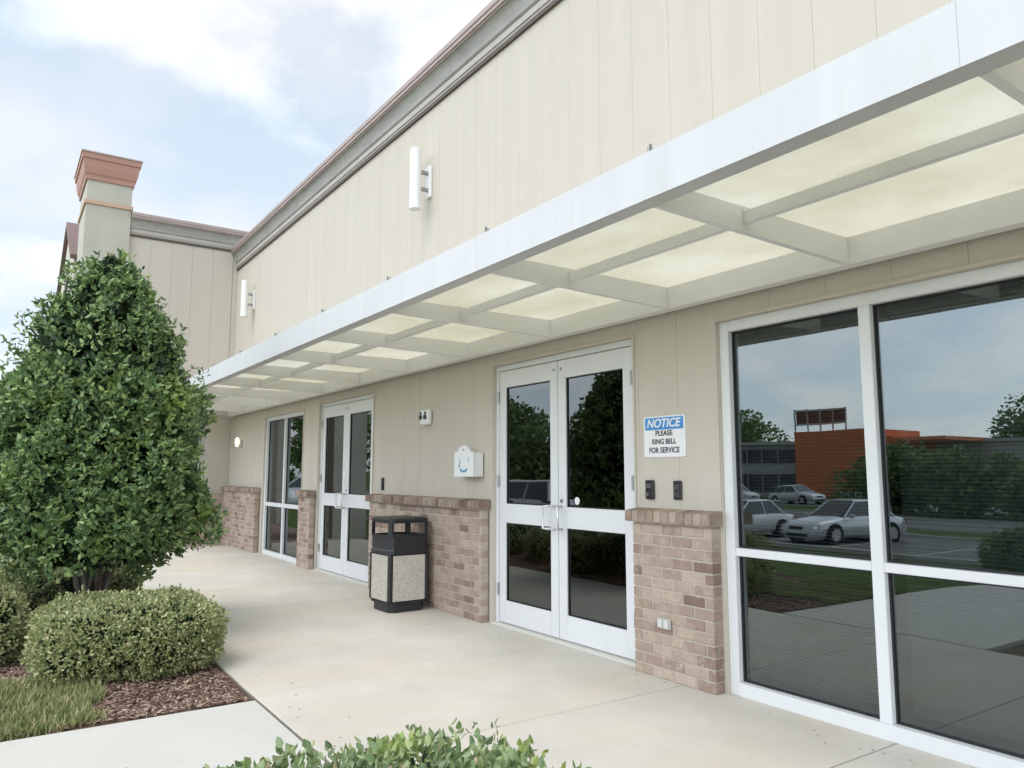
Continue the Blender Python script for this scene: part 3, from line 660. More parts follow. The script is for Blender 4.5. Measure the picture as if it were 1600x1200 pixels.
# ------------------------------------------------------------------ twin emergency light
t = thing('emergency_light', 'small white wall unit with two dark lenses high between the two pairs of doors', 'emergency light', (-7.46,-0.002,2.01))
b = MB(); b.chamfer(-0.095,0.095,-0.065,0,-0.085,0.085,0.016); b.build('housing', M['signwhite'], t)
for x in (-0.062,0.045):
    b = MB(); b.tube([(x,-0.064,0.0),(x,-0.080,0.0)], 0.027, 16); b.tube([(x,-0.064,0.045),(x,-0.072,0.045)], 0.018, 12); b.build('lens', M['keypad'], t)
t = thing('porch_wall_light', 'small lit cream glass wall light at the far end of the beige wall', 'wall light', (-15.2,-0.002,1.98))
b = MB(); b.chamfer(-0.05,0.05,-0.03,0,-0.09,0.06,0.006); b.build('back_plate', M['grey'], t)
b = MB(); b.tube([(0,-0.09,-0.07),(0,-0.09,-0.04),(0,-0.09,0.03),(0,-0.09,0.085),(0,-0.09,0.11)],[0.02,0.036,0.045,0.034,0.012],16); b.build('glass_shade', M['bulb'], t, smooth=True)

# ------------------------------------------------------------------ litter bin
t = thing('litter_bin', 'black square litter bin with pebble panels standing against the brick base', 'litter bin', (-7.31,-0.405,0.001), R(1.5))
W = 0.230
def oct_(w, c): return [(-w+c,-w),(w-c,-w),(w,-w+c),(w,w-c),(w-c,w),(-w+c,w),(-w,w-c),(-w,-w+c)]
def loft(b, secs):
    n = 8; vs = []; 
    for (w,c,z) in secs: vs += [(x,y,z) for x,y in oct_(w,c)]
    fs = [(i*n+k,i*n+(k+1)%n,(i+1)*n+(k+1)%n,(i+1)*n+k) for i in range(len(secs)-1) for k in range(n)] + [tuple(range(n))[::-1], tuple((len(secs)-1)*n+k for k in range(n))]
    b.add(vs, fs); return b
b = loft(MB(), [(W-0.025,0.05,0),(W-0.025,0.05,0.075),(W,0.05,0.082),(W,0.05,0.10)]); b.build('base', M['black'], t, bevel=0.004)
b = loft(MB(), [(W-0.014,0.045,0.10),(W-0.014,0.045,0.575)]); b.build('body', M['black'], t)
b = MB()
for sx in (-1,1):
    for sy in (-1,1):
        b = MB(); b.chamfer(sx*W-0.045*(sx>0)-0.0, sx*W+0.045*(sx<0), sy*W-0.045*(sy>0), sy*W+0.045*(sy<0), 0.10, 0.575, 0.012)
        b.build('corner_post', M['black'], t)
for (nx,ny) in ((0,-1),(0,1),(1,0),(-1,0)):
    p = MB(); h = W-0.049; y1 = W-0.0135; y2 = W-0.003
    if nx == 0: p.chamfer(-h,h,min(ny*y1,ny*y2),max(ny*y1,ny*y2),0.112,0.562,0.003)
    else: p.chamfer(min(nx*y1,nx*y2),max(nx*y1,nx*y2),-h,h,0.112,0.562,0.003)
    p.build('pebble_panel', M['aggregate'], t)
hood = loft(MB(), [(W+0.004,0.05,0.576),(W+0.004,0.05,0.61),(W-0.004,0.05,0.625),(W-0.004,0.05,0.745)]); hd = hood.build('hood', M['black'], t)
b = MB(); o_ = W-0.006; i_ = o_-0.035
for sx in (-1,1):
    for sy in (-1,1):
        cx_, cy_ = sx*(o_-0.0), sy*(o_-0.0)
        b.prism([(sx*(o_-0.05), sy*o_),(sx*(o_-0.02), sy*(o_-0.0)),(sx*o_, sy*(o_-0.02)),(sx*o_, sy*(o_-0.05)),(sx*(o_-0.035), sy*(o_-0.035))], 2, 0.7455, 0.905)
for s in (-1,1):   # thin top and bottom rails closing the openings
    b.box(-o_+0.05,o_-0.05,min(s*o_,s*(o_-0.02)),max(s*o_,s*(o_-0.02)),0.7455,0.765); b.box(min(s*o_,s*(o_-0.02)),max(s*o_,s*(o_-0.02)),-o_+0.05,o_-0.05,0.7455,0.765)
    b.box(-o_+0.05,o_-0.05,min(s*o_,s*(o_-0.02)),max(s*o_,s*(o_-0.02)),0.885,0.905); b.box(min(s*o_,s*(o_-0.02)),max(s*o_,s*(o_-0.02)),-o_+0.05,o_-0.05,0.885,0.905)
b.build('hood_post', M['black'], t, bevel=0.004)
b = loft(MB(), [(W+0.002,0.05,0.9055),(W+0.002,0.05,0.925),(W-0.02,0.05,0.938),(W-0.10,0.03,0.945)]); b.build('lid', M['black'], t)

# ------------------------------------------------------------------ foliage
rng = np.random.default_rng(11)
def frames(nrm, spread):
    n = len(nrm); d = nrm + rng.normal(0, spread, (n,3)); d /= np.linalg.norm(d,axis=1)[:,None]+1e-9
    r = rng.normal(0,1,(n,3)); s = np.cross(d, r); s /= np.linalg.norm(s,axis=1)[:,None]+1e-9; u = np.cross(s, d); return d, s, u
def leaves(name, m, pos, nrm, size, parent=None, width=0.5, spread=0.7, flat=0.5, fold=0.25, mats=None, mi=None):
    """each leaf: two folded quads with a pointed oval outline"""
    n = len(pos); d, s, u = frames(nrm, spread)
    # leaf axis leans off the outward direction, face turned to the outside
    ax = d*(1-flat) + u*flat; ax /= np.linalg.norm(ax,axis=1)[:,None]; nn = np.cross(s, ax)
    L_ = size*rng.uniform(0.65,1.25,n); w = L_*width*0.5
    def P(a, b_, c): return pos + ax*(L_*a)[:,None] + s*(w*b_)[:,None] + nn*(L_*c)[:,None]
    V = np.stack([P(0,0,0), P(0.33,0.92,fold*0.35), P(0.72,0.74,fold*0.30), P(1,0,-0.06), P(0.72,-0.74,fold*0.30), P(0.33,-0.92,fold*0.35)], 1).reshape(-1,3)
    base = (np.arange(n)*6)[:,None]; F = np.concatenate([base+np.array([0,1,2,3]), base+np.array([0,3,4,5])],1).reshape(-1)
    me = bpy.data.meshes.new(name); me.vertices.add(len(V)); me.vertices.foreach_set('co', V.astype(np.float32).ravel())
    me.loops.add(len(F)); me.loops.foreach_set('vertex_index', F.astype(np.int32)); me.polygons.add(n*2); me.polygons.foreach_set('loop_start', np.arange(0,n*8,4).astype(np.int32))
    me.update(calc_edges=True); me.validate()
    for q in (m if isinstance(m,(list,tuple)) else [m]): me.materials.append(q)
    if mi is not None: me.polygons.foreach_set('material_index', np.repeat(mi,2).astype(np.int32))
    o = bpy.data.objects.new(name, me); C.objects.link(o)
    if parent: o.parent = parent
    return o
def lump(p, k, ph):
    return (np.sin(p[:,0]*k+ph)*np.sin(p[:,1]*k*1.1+ph*2)*np.sin(p[:,2]*k*0.9+ph*3) + 0.6*np.sin(p[:,0]*k*2.3+ph*4+1)*np.sin(p[:,1]*k*2.1+2)*np.sin(p[:,2]*k*2.5+ph))
# holly tree: crown radius by height (from the photo)
def holly():
    t = thing('holly_tree', 'dense dark green holly tree with several thin stems in the bed by the walk', 'tree', (-7.6,-3.19,0.0))
    hz_ = np.array([0.60,0.69,0.80,0.98,1.2,1.5,1.85,2.2,2.55,2.88,3.08,3.22,3.34]); hr = np.array([0.24,0.48,0.68,0.80,0.84,0.83,0.77,0.67,0.54,0.39,0.26,0.15,0.04])
    def shell(n, lo, hi):
        z = rng.uniform(0.60,3.34,n*2); r = np.interp(z,hz_,hr); keep = rng.uniform(0,1.1,n*2) < r+0.12; z = z[keep][:n]; n = len(z)
        th = rng.uniform(0,2*np.pi,n); p = np.stack([np.cos(th),np.sin(th),z],1)
        rr = np.interp(z,hz_,hr); q = np.stack([rr*np.cos(th),rr*np.sin(th),z],1)
        k = 1+0.17*lump(q,4.0,0.7)+0.11*lump(q,10,1.9); f = rng.uniform(lo,hi,n)
        q2 = q.copy(); q2[:,0] *= k*f; q2[:,1] *= k*f; q2[:,2] = 1.6+(z-1.6)*(0.92+0.08*f)
        nr = np.stack([np.cos(th), np.sin(th), (z-1.3)*0.45+0.35],1); nr /= np.linalg.norm(nr,axis=1)[:,None]
        return q2, nr
    # leaf rosettes gathered in branch clumps, with gaps between the clumps
    cc, cn = shell(190, 0.72, 0.95); P_ = []; Q_ = []
    for i in range(len(cc)):
        fr = np.interp(cc[i,2],hz_,hr); sz = rng.uniform(0.11,0.24)*min(1,0.55+fr*0.6); m_ = int(38*(sz/0.18)**2)
        d = rng.normal(0,1,(m_*2,3)); d /= np.linalg.norm(d,axis=1)[:,None]; d = d[(d@cn[i]) > -0.25][:m_]
        P_.append(cc[i]+d*sz*rng.uniform(0.75,1.08,(len(d),1))*np.array([1,1,1.15])); q = d*0.7+cn[i]*0.5+np.array([0,0,0.35]); Q_.append(q/np.linalg.norm(q,axis=1)[:,None])
    c = np.concatenate(P_); nr = np.concatenate(Q_); k = 6
    pos = np.repeat(c,k,0)+rng.normal(0,0.014,(len(c)*k,3)); nn = np.repeat(nr,k,0)
    leaves('crown', M['holly'], pos, nn, 0.055, t, width=0.56, spread=0.85, flat=0.35)
    c, nr = shell(1500, 0.74, 0.92); pos = np.repeat(c,5,0)+rng.normal(0,0.016,(len(c)*5,3)); nn = np.repeat(nr,5,0)
    leaves('lower_leaves', M['holly'], pos, nn, 0.055, t, width=0.56, spread=0.85, flat=0.4)
    # stray shoots breaking the outline
    c, nr = shell(520, 0.96, 1.04); pos = []; nn = []
    for i in range(len(c)):
        L_ = rng.uniform(0.05,0.17); up = nr[i]*0.6+np.array([0,0,0.75]); up /= np.linalg.norm(up)
        for j in range(int(L_/0.014)): pos.append(c[i]+up*(j*0.015)+rng.normal(0,0.008,3)); nn.append(up)
    leaves('new_shoots', M['holly'], np.array(pos), np.array(nn), 0.052, t, width=0.45, spread=0.8, flat=0.5)
    c, nr = shell(11000, 0.35, 0.88); leaves('inner_leaves', M['leafshade'], c, nr, 0.10, t, width=0.6, spread=0.9)
    # stems
    for i in range(7):
        a = i*0.9+0.3; b_ = MB(); r0 = 0.05+0.03*math.cos(a*2); tx, ty = math.cos(a), math.sin(a)
        b_.tube([(tx*0.05,ty*0.05,-0.03),(tx*0.08,ty*0.08,0.3),(tx*(0.16+0.05*(i%3)),ty*0.18,0.7),(tx*0.3,ty*0.3,1.2),(tx*0.4,ty*0.4,1.9)],[0.028,0.023,0.02,0.015,0.007],8)
        b_.tube([(tx*0.08,ty*0.08,0.32),(tx*0.25,ty*0.02,0.62),(tx*0.5,ty*0.3,0.95)],[0.016,0.014,0.008],6)
        b_.build('stem', M['bark'], t, smooth=True)
    return t
holly()
def bush(name, lab, cat, loc, half, m, n, size, group=None, e=3.8, zlow=-0.75, seedph=0.3, twigs=30, inner=0.35, width=0.6, amp=0.042, rz=0):
    """rounded box shrub: superellipsoid shell of leaves"""
    t = thing(name, lab, cat, loc, rz, group)
    def shell(n, lo, hi):
        d = rng.normal(0,1,(n*2,3)); d /= np.linalg.norm(d,axis=1)[:,None]; k = (np.abs(d)**e).sum(1)**(-1/e); q = d*k[:,None]; q = q[q[:,2] > zlow][:n]
        nr = np.sign(q)*np.abs(q)**(e-1)/np.array(half); nr /= np.linalg.norm(nr,axis=1)[:,None]
        p = q*np.array(half); p += np.array([0,0,half[2]]); g_ = p + np.array(loc)
        f = rng.uniform(lo,hi,len(p)); lm = lump(g_,5.5,seedph)*amp + lump(g_,15,seedph*2)*amp*0.45
        ctr = np.array([0,0,half[2]]); p = ctr+(p-ctr)*f[:,None] + nr*lm[:,None]
        p[:,2] = np.maximum(p[:,2], 0.03); return p, nr
    c, nr = shell(n//4, 0.90, 1.02)
    pos = np.repeat(c,4,0)+rng.normal(0,size*0.35,(len(c)*4,3)); nn = np.repeat(nr,4,0)+np.array([0,0,0.35])
    leaves('foliage', m, pos, nn, size, t, width=width, spread=0.75, flat=0.4)
    c, nr = shell(int(n*inner), 0.55, 0.9); leaves('inner_foliage', M['leafshade'], c, nr, size*1.5, t, width=0.7, spread=0.9)
    c, nr = shell(max(12,n//260), 0.97, 1.03); sp = []; sn = []
    for i in range(len(c)):
        if nr[i,2] < 0.1: continue
        up = nr[i]*0.5+np.array([rng.normal(0,.2),rng.normal(0,.2),0.8]); up /= np.linalg.norm(up)
        for j in range(int(rng.uniform(3,8))): sp.append(c[i]+up*(0.01+j*size*0.42)+rng.normal(0,0.004,3)); sn.append(up)
    sh = leaves('stray_shoots', m, np.array(sp), np.array(sn), size*0.95, t, width=width, spread=0.9, flat=0.4); sh['kind'] = 'stuff'
    b_ = MB()
    for i in range(twigs):
        a = random.uniform(0,2*math.pi); ca, sa = math.cos(a), math.sin(a); k = (abs(ca)**e+abs(sa)**e)**(-1/e)
        ex, ey = ca*k*half[0]*0.97, sa*k*half[1]*0.97; hz_ = random.uniform(0.15,0.9)*half[2]
        b_.tube([(ex*0.3,ey*0.3,0.0),(ex*0.62,ey*0.62,hz_*0.45),(ex*0.86+random.uniform(-.05,.05),ey*0.86+random.uniform(-.05,.05),hz_*0.8),(ex,ey,hz_+random.uniform(0,.1))],[0.009,0.006,0.0045,0.002],5)
    if twigs: b_.build('twigs', M['twig'], t)
    return t
bush('rounded_hedge', 'wide pale green clipped shrub at the mulch bed corner in front of the tree', 'shrub', (-6.26,-3.08,-0.02), (0.60,0.58,0.252), M['box'], 24000, 0.026, seedph=0.4, twigs=70, zlow=-0.86)
bush('rounded_hedge', 'pale green clipped shrub cut by the left edge, left of the corner shrub', 'shrub', (-7.15,-4.22,-0.02), (0.60,0.52,0.30), M['box'], 17000, 0.027, seedph=1.4, twigs=40, zlow=-0.86)
bush('low_shrub', 'small yellow green shrub left of the tree stems', 'shrub', (-8.35,-3.55,-0.02), (0.50,0.42,0.25), M['box'], 5000, 0.032, seedph=2.4, twigs=10)
bush('low_shrub', 'small yellow green shrub right of the tree stems near the sidewalk', 'shrub', (-8.6,-2.98,-0.02), (0.40,0.30,0.24), M['box'], 5000, 0.032, seedph=3.1, twigs=10)
for (x,y,hx,hy,hz2,lb) in ((-9.9,-3.75,0.6,0.6,0.26,'pale clipped shrub just behind the tree in the row along the bed'),(-11.5,-3.6,0.65,0.6,0.27,'pale clipped shrub halfway along the row behind the tree'),(-13.3,-3.6,0.7,0.6,0.28,'last pale clipped shrub of the row, nearest the corner tower')):
    bush('rounded_hedge', lb, 'shrub', (x,y,-0.03), (hx,hy,hz2), M['box'], 6000, 0.038, seedph=x, twigs=10)
bush('foreground_hedge', 'bright green clipped hedge top at the bottom edge of the picture', 'hedge', (-1.22,-3.45,-0.02), (0.84,0.78,0.375), M['boxfg'], 42000, 0.027, seedph=0.9, e=4.5, twigs=40, width=0.62, amp=0.035)
# mulch chips
def chips():
    n = 15000; x = -4.95-rng.uniform(0,1,n)**1.3*4.0; y = rng.uniform(-4.7,-2.56,n); z = np.array([bedz(a,b_) for a,b_ in zip(x,y)])+rng.uniform(0.002,0.016,n)
    b_ = []; f = []
    L_ = rng.uniform(0.012,0.045,n); w = rng.uniform(0.005,0.013,n); a = rng.uniform(0,6.28,n); tl = rng.normal(0,0.3,n)
    ca, sa, st = np.cos(a), np.sin(a), np.sin(tl)
    def P(i,j,k): return np.stack([x+ca*L_*i*0.5-sa*w*j*0.5, y+sa*L_*i*0.5+ca*w*j*0.5, z+st*L_*i*0.5+k*0.004],1)
    V = np.stack([P(-1,-1,0),P(1,-1,0),P(1,1,0),P(-1,1,0),P(-1,-1,1),P(1,-1,1),P(1,1,1),P(-1,1,1)],1).reshape(-1,3)
    q = np.array([[4,5,6,7],[0,1,5,4],[1,2,6,5],[2,3,7,6],[3,0,4,7]]); F = ((np.arange(n)*8)[:,None,None]+q[None]).reshape(-1)
    me = bpy.data.meshes.new('mulch_chips'); me.vertices.add(len(V)); me.vertices.foreach_set('co', V.astype(np.float32).ravel()); me.loops.add(len(F)); me.loops.foreach_set('vertex_index', F.astype(np.int32))
    me.polygons.add(n*5); me.polygons.foreach_set('loop_start', np.arange(0,n*20,4).astype(np.int32)); me.update(calc_edges=True); me.materials.append(M['chips'])
    o = bpy.data.objects.new('mulch_chips', me); C.objects.link(o); tag(o, 'reddish brown wood mulch covering the planting bed', 'mulch', kind='stuff')
chips()
def grass_patch(name, lab, x0, x1, y0, y1, n, h, zf, edge=None):
    x = rng.uniform(x0,x1,n); y = rng.uniform(y0,y1,n)
    if edge is not None: k = edge(x,y); x, y = x[k], y[k]; n = len(x)
    z = np.array([zf(a,b_) for a,b_ in zip(x,y)])-0.01; a = rng.uniform(0,6.28,n); H_ = h*rng.uniform(0.5,1.2,n); w = rng.uniform(0.003,0.006,n); ln = rng.uniform(0.1,0.75,n)*H_
    ca, sa = np.cos(a), np.sin(a)
    def P(t_, s_): return np.stack([x+ca*ln*t_*t_-sa*w*s_, y+sa*ln*t_*t_+ca*w*s_, z+H_*(t_-0.25*t_*t_*(ln/H_))],1)
    V = np.stack([P(0,-1),P(0,1),P(0.55,0.9),P(0.55,-0.9),P(1,0.12),P(1,-0.12)],1).reshape(-1,3)
    q = np.array([[0,1,2,3],[3,2,4,5]]); F = ((np.arange(n)*6)[:,None,None]+q[None]).reshape(-1)
    me = bpy.data.meshes.new(name); me.vertices.add(len(V)); me.vertices.foreach_set('co', V.astype(np.float32).ravel()); me.loops.add(len(F)); me.loops.foreach_set('vertex_index', F.astype(np.int32))
    me.polygons.add(n*2); me.polygons.foreach_set('loop_start', np.arange(0,n*8,4).astype(np.int32)); me.update(calc_edges=True); me.materials.append(M['grass'])
    o = bpy.data.objects.new(name, me); C.objects.link(o); return tag(o, lab, 'grass', kind='stuff')
grass_patch('border_grass', 'short yellow green grass tufts at the edge of the mulch bed', -6.15, -4.95, -4.75, -3.30, 19000, 0.085, bedz, edge=lambda x,y: (y < -3.32-0.28*(x+6.2)*0.0-0.10*np.sin(x*7)) & (x > -6.1+0.12*np.sin(y*8)))

b = MB(); rl = random.Random(5)
for i in range(90):
    if i < 60: x = rl.uniform(-6.5,-0.8); y = -0.13-abs(rl.gauss(0,0.12))
    else: x = rl.uniform(-8,-3.5); y = -2.45+abs(rl.gauss(0,0.22))
    if y < -0.14 and i < 60 or i >= 60:
        a = rl.uniform(0,3.1); L_ = rl.uniform(0.005,0.014); w = L_*0.4; ca, sa = math.cos(a), math.sin(a)
        b.add([(x-ca*L_,y-sa*L_,0.001),(x-sa*w,y+ca*w,0.004),(x+ca*L_,y+sa*L_,0.002),(x+sa*w,y-ca*w,0.003)],[(0,1,2,3)])
o = b.build('leaf_litter', M['chips']); tag(o, 'tiny dry bits of leaf and bark scattered on the sidewalk', 'leaf litter', kind='stuff')
# ------------------------------------------------------------------ cars
def paint(name, c, metal=0.3): return mat(name, c, 0.28, metal=metal, coat=0.6, spec=0.5)
def car(lab, loc, rz, pm, L_=4.7, W_=1.82, H_=1.46, kind='sedan'):
    """faces local +x; wheels on z = 0"""
    t = thing('parked_car', lab, 'car', loc, rz, 'cars parked across from the building')
    hw = W_/2; hl = L_/2
    if kind == 'sedan':
        top = [(-1,0.62,0.80),(-0.97,0.90,0.88),(-0.80,0.98,0.93),(-0.62,1.0,0.97),(-0.3,1.0,0.97),(0.0,1.0,0.96),(0.30,1.0,0.94),(0.50,0.98,0.90),(0.80,0.93,0.80),(0.96,0.80,0.68),(1,0.62,0.60)]
        gh = [(-0.72,0.80,0.98),(-0.46,0.70,0.985),(-0.15,0.68,1.0),(0.05,0.68,0.985),(0.40,0.80,0.635)]
    elif kind == 'suv':
        top = [(-1,0.75,0.95),(-0.97,0.95,1.0),(-0.80,1.0,1.03),(-0.5,1.0,1.05),(0.0,1.0,1.05),(0.40,1.0,1.03),(0.52,0.98,0.99),(0.80,0.94,0.92),(0.96,0.84,0.80),(1,0.68,0.70)]
        gh = [(-0.96,0.78,0.9),(-0.84,0.74,1.0),(-0.3,0.72,1.0),(0.12,0.72,0.99),(0.46,0.82,0.62)]
    else:
        top = [(-1,0.95,0.98),(-0.98,0.98,1.0),(-0.2,1.0,1.02),(0.0,1.0,1.05),(0.35,1.0,1.06),(0.80,0.96,1.02),(0.96,0.88,0.92),(1,0.78,0.8)]
        gh = [(-0.19,0.80,0.62),(-0.17,0.74,1.0),(0.05,0.72,1.0),(0.18,0.72,0.98),(0.45,0.82,0.60)]
    b = MB(); vs = []; fs = []; n = 12
    for (fx,fw_,tz_) in top:
        x = fx*hl; w = hw*fw_; zt = tz_
        sec = [(-w*0.86,0.20),(-w*0.98,0.32),(-w,0.55),(-w*0.97,zt*0.84),(-w*0.88,zt*0.96),(-w*0.45,zt*1.0+0.012)]
        sec = sec+[(-p,q) for p,q in sec[::-1]]; vs += [(x,p,q) for p,q in sec]
    fs = [(i*n+k,i*n+(k+1)%n,(i+1)*n+(k+1)%n,(i+1)*n+k) for i in range(len(top)-1) for k in range(n)] + [tuple(range(n))[::-1], tuple((len(top)-1)*n+k for k in range(n))]
    b.add(vs, fs); b.build('body', pm, t, smooth=True, bevel=0)
    # greenhouse: dark glass volume with painted roof
    zb = 0.90 if kind == 'sedan' else 0.98
    gl = MB(); vs = []
    for (fx,fw_,hf) in gh:
        x = fx*hl; zt = H_*hf if hf > 0.9 else zb
        zt = max(zt, zb+0.004)
        wt = hw*fw_*0.93 if zt > zb+0.1 else hw*0.86
        vs += [(x,-hw*0.90,zb-0.04),(x,-wt,zt-0.03),(x,-wt*0.8,zt),(x,wt*0.8,zt),(x,wt,zt-0.03),(x,hw*0.90,zb-0.04)]
    # stretch ends outward at the base
    k = len(gh)
    fs = [(i*6+j,i*6+(j+1)%6,(i+1)*6+(j+1)%6,(i+1)*6+j) for i in range(k-1) for j in range(6)] + [tuple(range(6))[::-1], tuple((k-1)*6+j for j in range(6))]
    gl.add(vs, fs); gl.build('glasshouse', M['carglass'], t)
    top_i = [i for i,g_ in enumerate(gh) if g_[2] > 0.9]; x0, x1 = gh[top_i[0]][0]*hl, gh[top_i[-1]][0]*hl
    if kind == 'sedan': x0 = gh[1][0]*hl
    r = MB(); wt = hw*0.70*0.93; r.add([(x0,-wt*0.98,H_-0.025),(x1,-wt*0.98,H_*0.985-0.02),(x1,wt*0.98,H_*0.985-0.02),(x0,wt*0.98,H_-0.025),(x0+0.05,-wt*0.75,H_+0.022),(x1-0.05,-wt*0.75,H_+0.012),(x1-0.05,wt*0.75,H_+0.012),(x0+0.05,wt*0.75,H_+0.022)],[(0,1,5,4),(1,2,6,5),(2,3,7,6),(3,0,4,7),(4,5,6,7),(3,2,1,0)])
    r.build('roof', pm, t)
    p = MB()
    fx_end = gh[-1][0]*hl
    for s in (-1,1):
        p.tube([(fx_end-0.02,s*hw*0.86,zb-0.02),(x1,s*wt*1.0,H_*0.985-0.03)],0.035,6)
        p.tube([(gh[0][0]*hl,s*hw*0.88,zb-0.02),(x0,s*wt*1.0,H_-0.03)],0.045,6)
        xm = (x0+x1)/2-0.1; p.tube([(xm,s*hw*0.905,zb-0.04),(xm,s*wt*1.01,H_-0.04)],0.03,6)
        p.tube([(x1,s*wt,H_*0.985-0.03),(x0,s*wt,H_-0.03)],0.03,6)
    p.build('pillars', pm, t)
    for s in (-1,1):
        q = MB(); q.chamfer(0.30*hl,0.30*hl+0.12,s*(hw+0.09)-0.09,s*(hw+0.09)+0.09,zb-0.02,zb+0.11,0.02); q.build('mirror', pm, t)
        q = MB(); zh = top[-2][2]*0.92
        q.add([(hl*0.985,s*hw*0.36,zh-0.13),(hl*0.90,s*hw*0.84,zh-0.08),(hl*0.86,s*hw*0.86,zh+0.05),(hl*0.965,s*hw*0.42,zh+0.01),(hl*1.005,s*hw*0.36,zh-0.12),(hl*0.935,s*hw*0.86,zh-0.07),(hl*0.89,s*hw*0.88,zh+0.045),(hl*0.99,s*hw*0.42,zh+0.0)],[(4,5,6,7),(0,1,5,4),(1,2,6,5),(2,3,7,6),(3,0,4,7)])
        q.build('headlight', M['headlight'], t)
        q = MB(); q.chamfer(-hl*1.005,-hl*0.93,s*hw*0.72-0.14,s*hw*0.72+0.14,0.66,0.80,0.01); q.build('tail_light', M['taillight'], t)
    q = MB(); q.chamfer(hl*0.985,hl*1.008,-hw*0.32,hw*0.32,0.50,0.62,0.01); q.build('grille', M['grille'], t)
    q = MB(); q.chamfer(hl*0.97,hl*1.004,-hw*0.50,hw*0.50,0.26,0.38,0.01); q.build('air_intake', M['grille'], t)
    for fx in (0.62,-0.60):
        for s in (-1,1):
            a = MB(); a.tube([(fx*hl,s*(hw-0.24),0.34),(fx*hl,s*(hw-0.001),0.34)],0.37,24); a.build('wheel_arch', M['tyre'], t)
            w = MB(); w.tube([(fx*hl,s*(hw-0.2),0.32),(fx*hl,s*(hw+0.012),0.32)],0.32,24); wh = w.build('wheel', M['tyre'], t)
            w = MB(); w.tube([(fx*hl,s*(hw-0.05),0.32),(fx*hl,s*(hw+0.018),0.32)],0.215,16); w.build('rim', M['rim'], wh)
    return t
silver = paint('silver_paint', (0.66,0.69,0.73), 0.3); whitec = paint('white_car_paint', (0.75,0.76,0.77), 0.0)
car('silver sedan parked facing the building, seen reflected in the big window', (-16.3,-21.6,LZ+0.015), R(98), silver)
car('white sedan at the left of the window reflection, next to the silver sedan', (-19.6,-19.9,LZ+0.015), R(93), whitec)
car('silver wagon on the driveway, seen reflected in the near doors', (-19.3,-9.6,tz(-19,-9.6)+0.035), R(180), silver, 4.6,1.82,1.52,'suv')
car('white pickup truck parked across the road before the orange wall', (-31.5,-39.5+(-10),LZ+0.015), R(20), whitec, 5.4,1.95,1.85,'pickup')
car('light grey sedan parked across the road left of the pickup truck', (-38.5,-50.2,LZ+0.015), R(10), silver)
car('white sport utility car parked farthest left across the road', (-44.5,-49.8,LZ+0.015), R(5), whitec, 4.7,1.9,1.75,'suv')

# ------------------------------------------------------------------ buildings across the road (reflected in the glass)
class FB(MB):
    def box(s, x0, x1, y0, y1, z0, z1, mi=0): return MB.box(s, x0, x1, -y1, -y0, z0, z1, mi)
t = thing('office_building', 'low grey office building with an orange red entrance block across the road', 'building', (-45,-66,LZ))
b = FB(); b.box(-4.8,3.4,0,10,0,6.9); b.build('orange_block', M['orange'], t)
b = FB(); b.box(3.401,5.6,1.0,10,0,6.1); b.box(5.601,10,1.5,10,5.6,5.95); b.build('red_fascia', M['orange'], t)
b = FB(); b.box(-30,-4.801,1,12,0,5.6); b.build('side_wing', M['officegrey'], t)
for (a,c) in ((-29,-22),(-21,-14.5),(-13.5,-5.5)):
    for (z0,z1) in ((0.6,2.4),(3.6,5.1)):
        b = FB(); b.box(a,c,0.90,0.995,z0,z1); w_ = b.build('window', M['officedark'], t)
        b = FB()
        for k in range(1,4): x = a+(c-a)*k/4; b.box(x-0.06,x+0.06,0.84,0.899,z0,z1)
        b.build('frame', M['officelight'], w_)
b = FB(); b.box(-30.3,-4.9,0.5,12,5.601,5.95); b.build('roof', M['officelight'], t)
b = FB(); b.box(-28,-24,0.95,0.999,2.6,3.4); b.build('red_panel', M['orange'], t)
t = thing('roof_sign', 'open metal frame sign standing on the roof of the orange block', 'sign', (-48.2,-68.5,LZ+6.91))
b = FB()
for z in (0.9,2.35): b.box(-3.1,3.1,-0.05,0.05,z-0.09,z+0.09)
for k in range(5): x = -3.1+6.2*k/4; b.box(x-0.07,x+0.07,-0.16,-0.052,0,2.5)
b.build('frame', M['officelight'], t)
b = FB(); b.box(-3.0,3.0,0.0,0.05,1.0,2.26)
for k in range(9): x = -2.75+k*0.62; b.box(x,x+0.40,-0.051,-0.004,1.15,1.35); b.box(x,x+0.12,-0.051,-0.004,1.36,2.05); b.box(x,x+0.40,-0.051,-0.004,2.051,2.15)
b.build('weathered_panel', mat('sign_rust',(0.25,0.13,0.10),0.8,var=0.4,vscale=3), t)
t = thing('warehouse', 'long pale grey flat roofed warehouse across the road, right of the orange block', 'building', (-12,-75,LZ))
b = FB(); b.box(-28,36,0,14,0,5.5); b.build('wall', M['officelight'], t)
b = FB(); b.box(-28.3,36.3,-0.3,14,5.5,5.85); b.build('roof', M['officegrey'], t)
for k in range(10):
    b = FB(); x = -25+k*6; b.box(x,x+3.0,-0.06,-0.003,1.0,2.8); w_ = b.build('window', M['officedark'], t)
    b = FB(); b.box(x+1.45,x+1.55,-0.10,-0.061,1.0,2.8); b.build('frame', M['officelight'], w_)

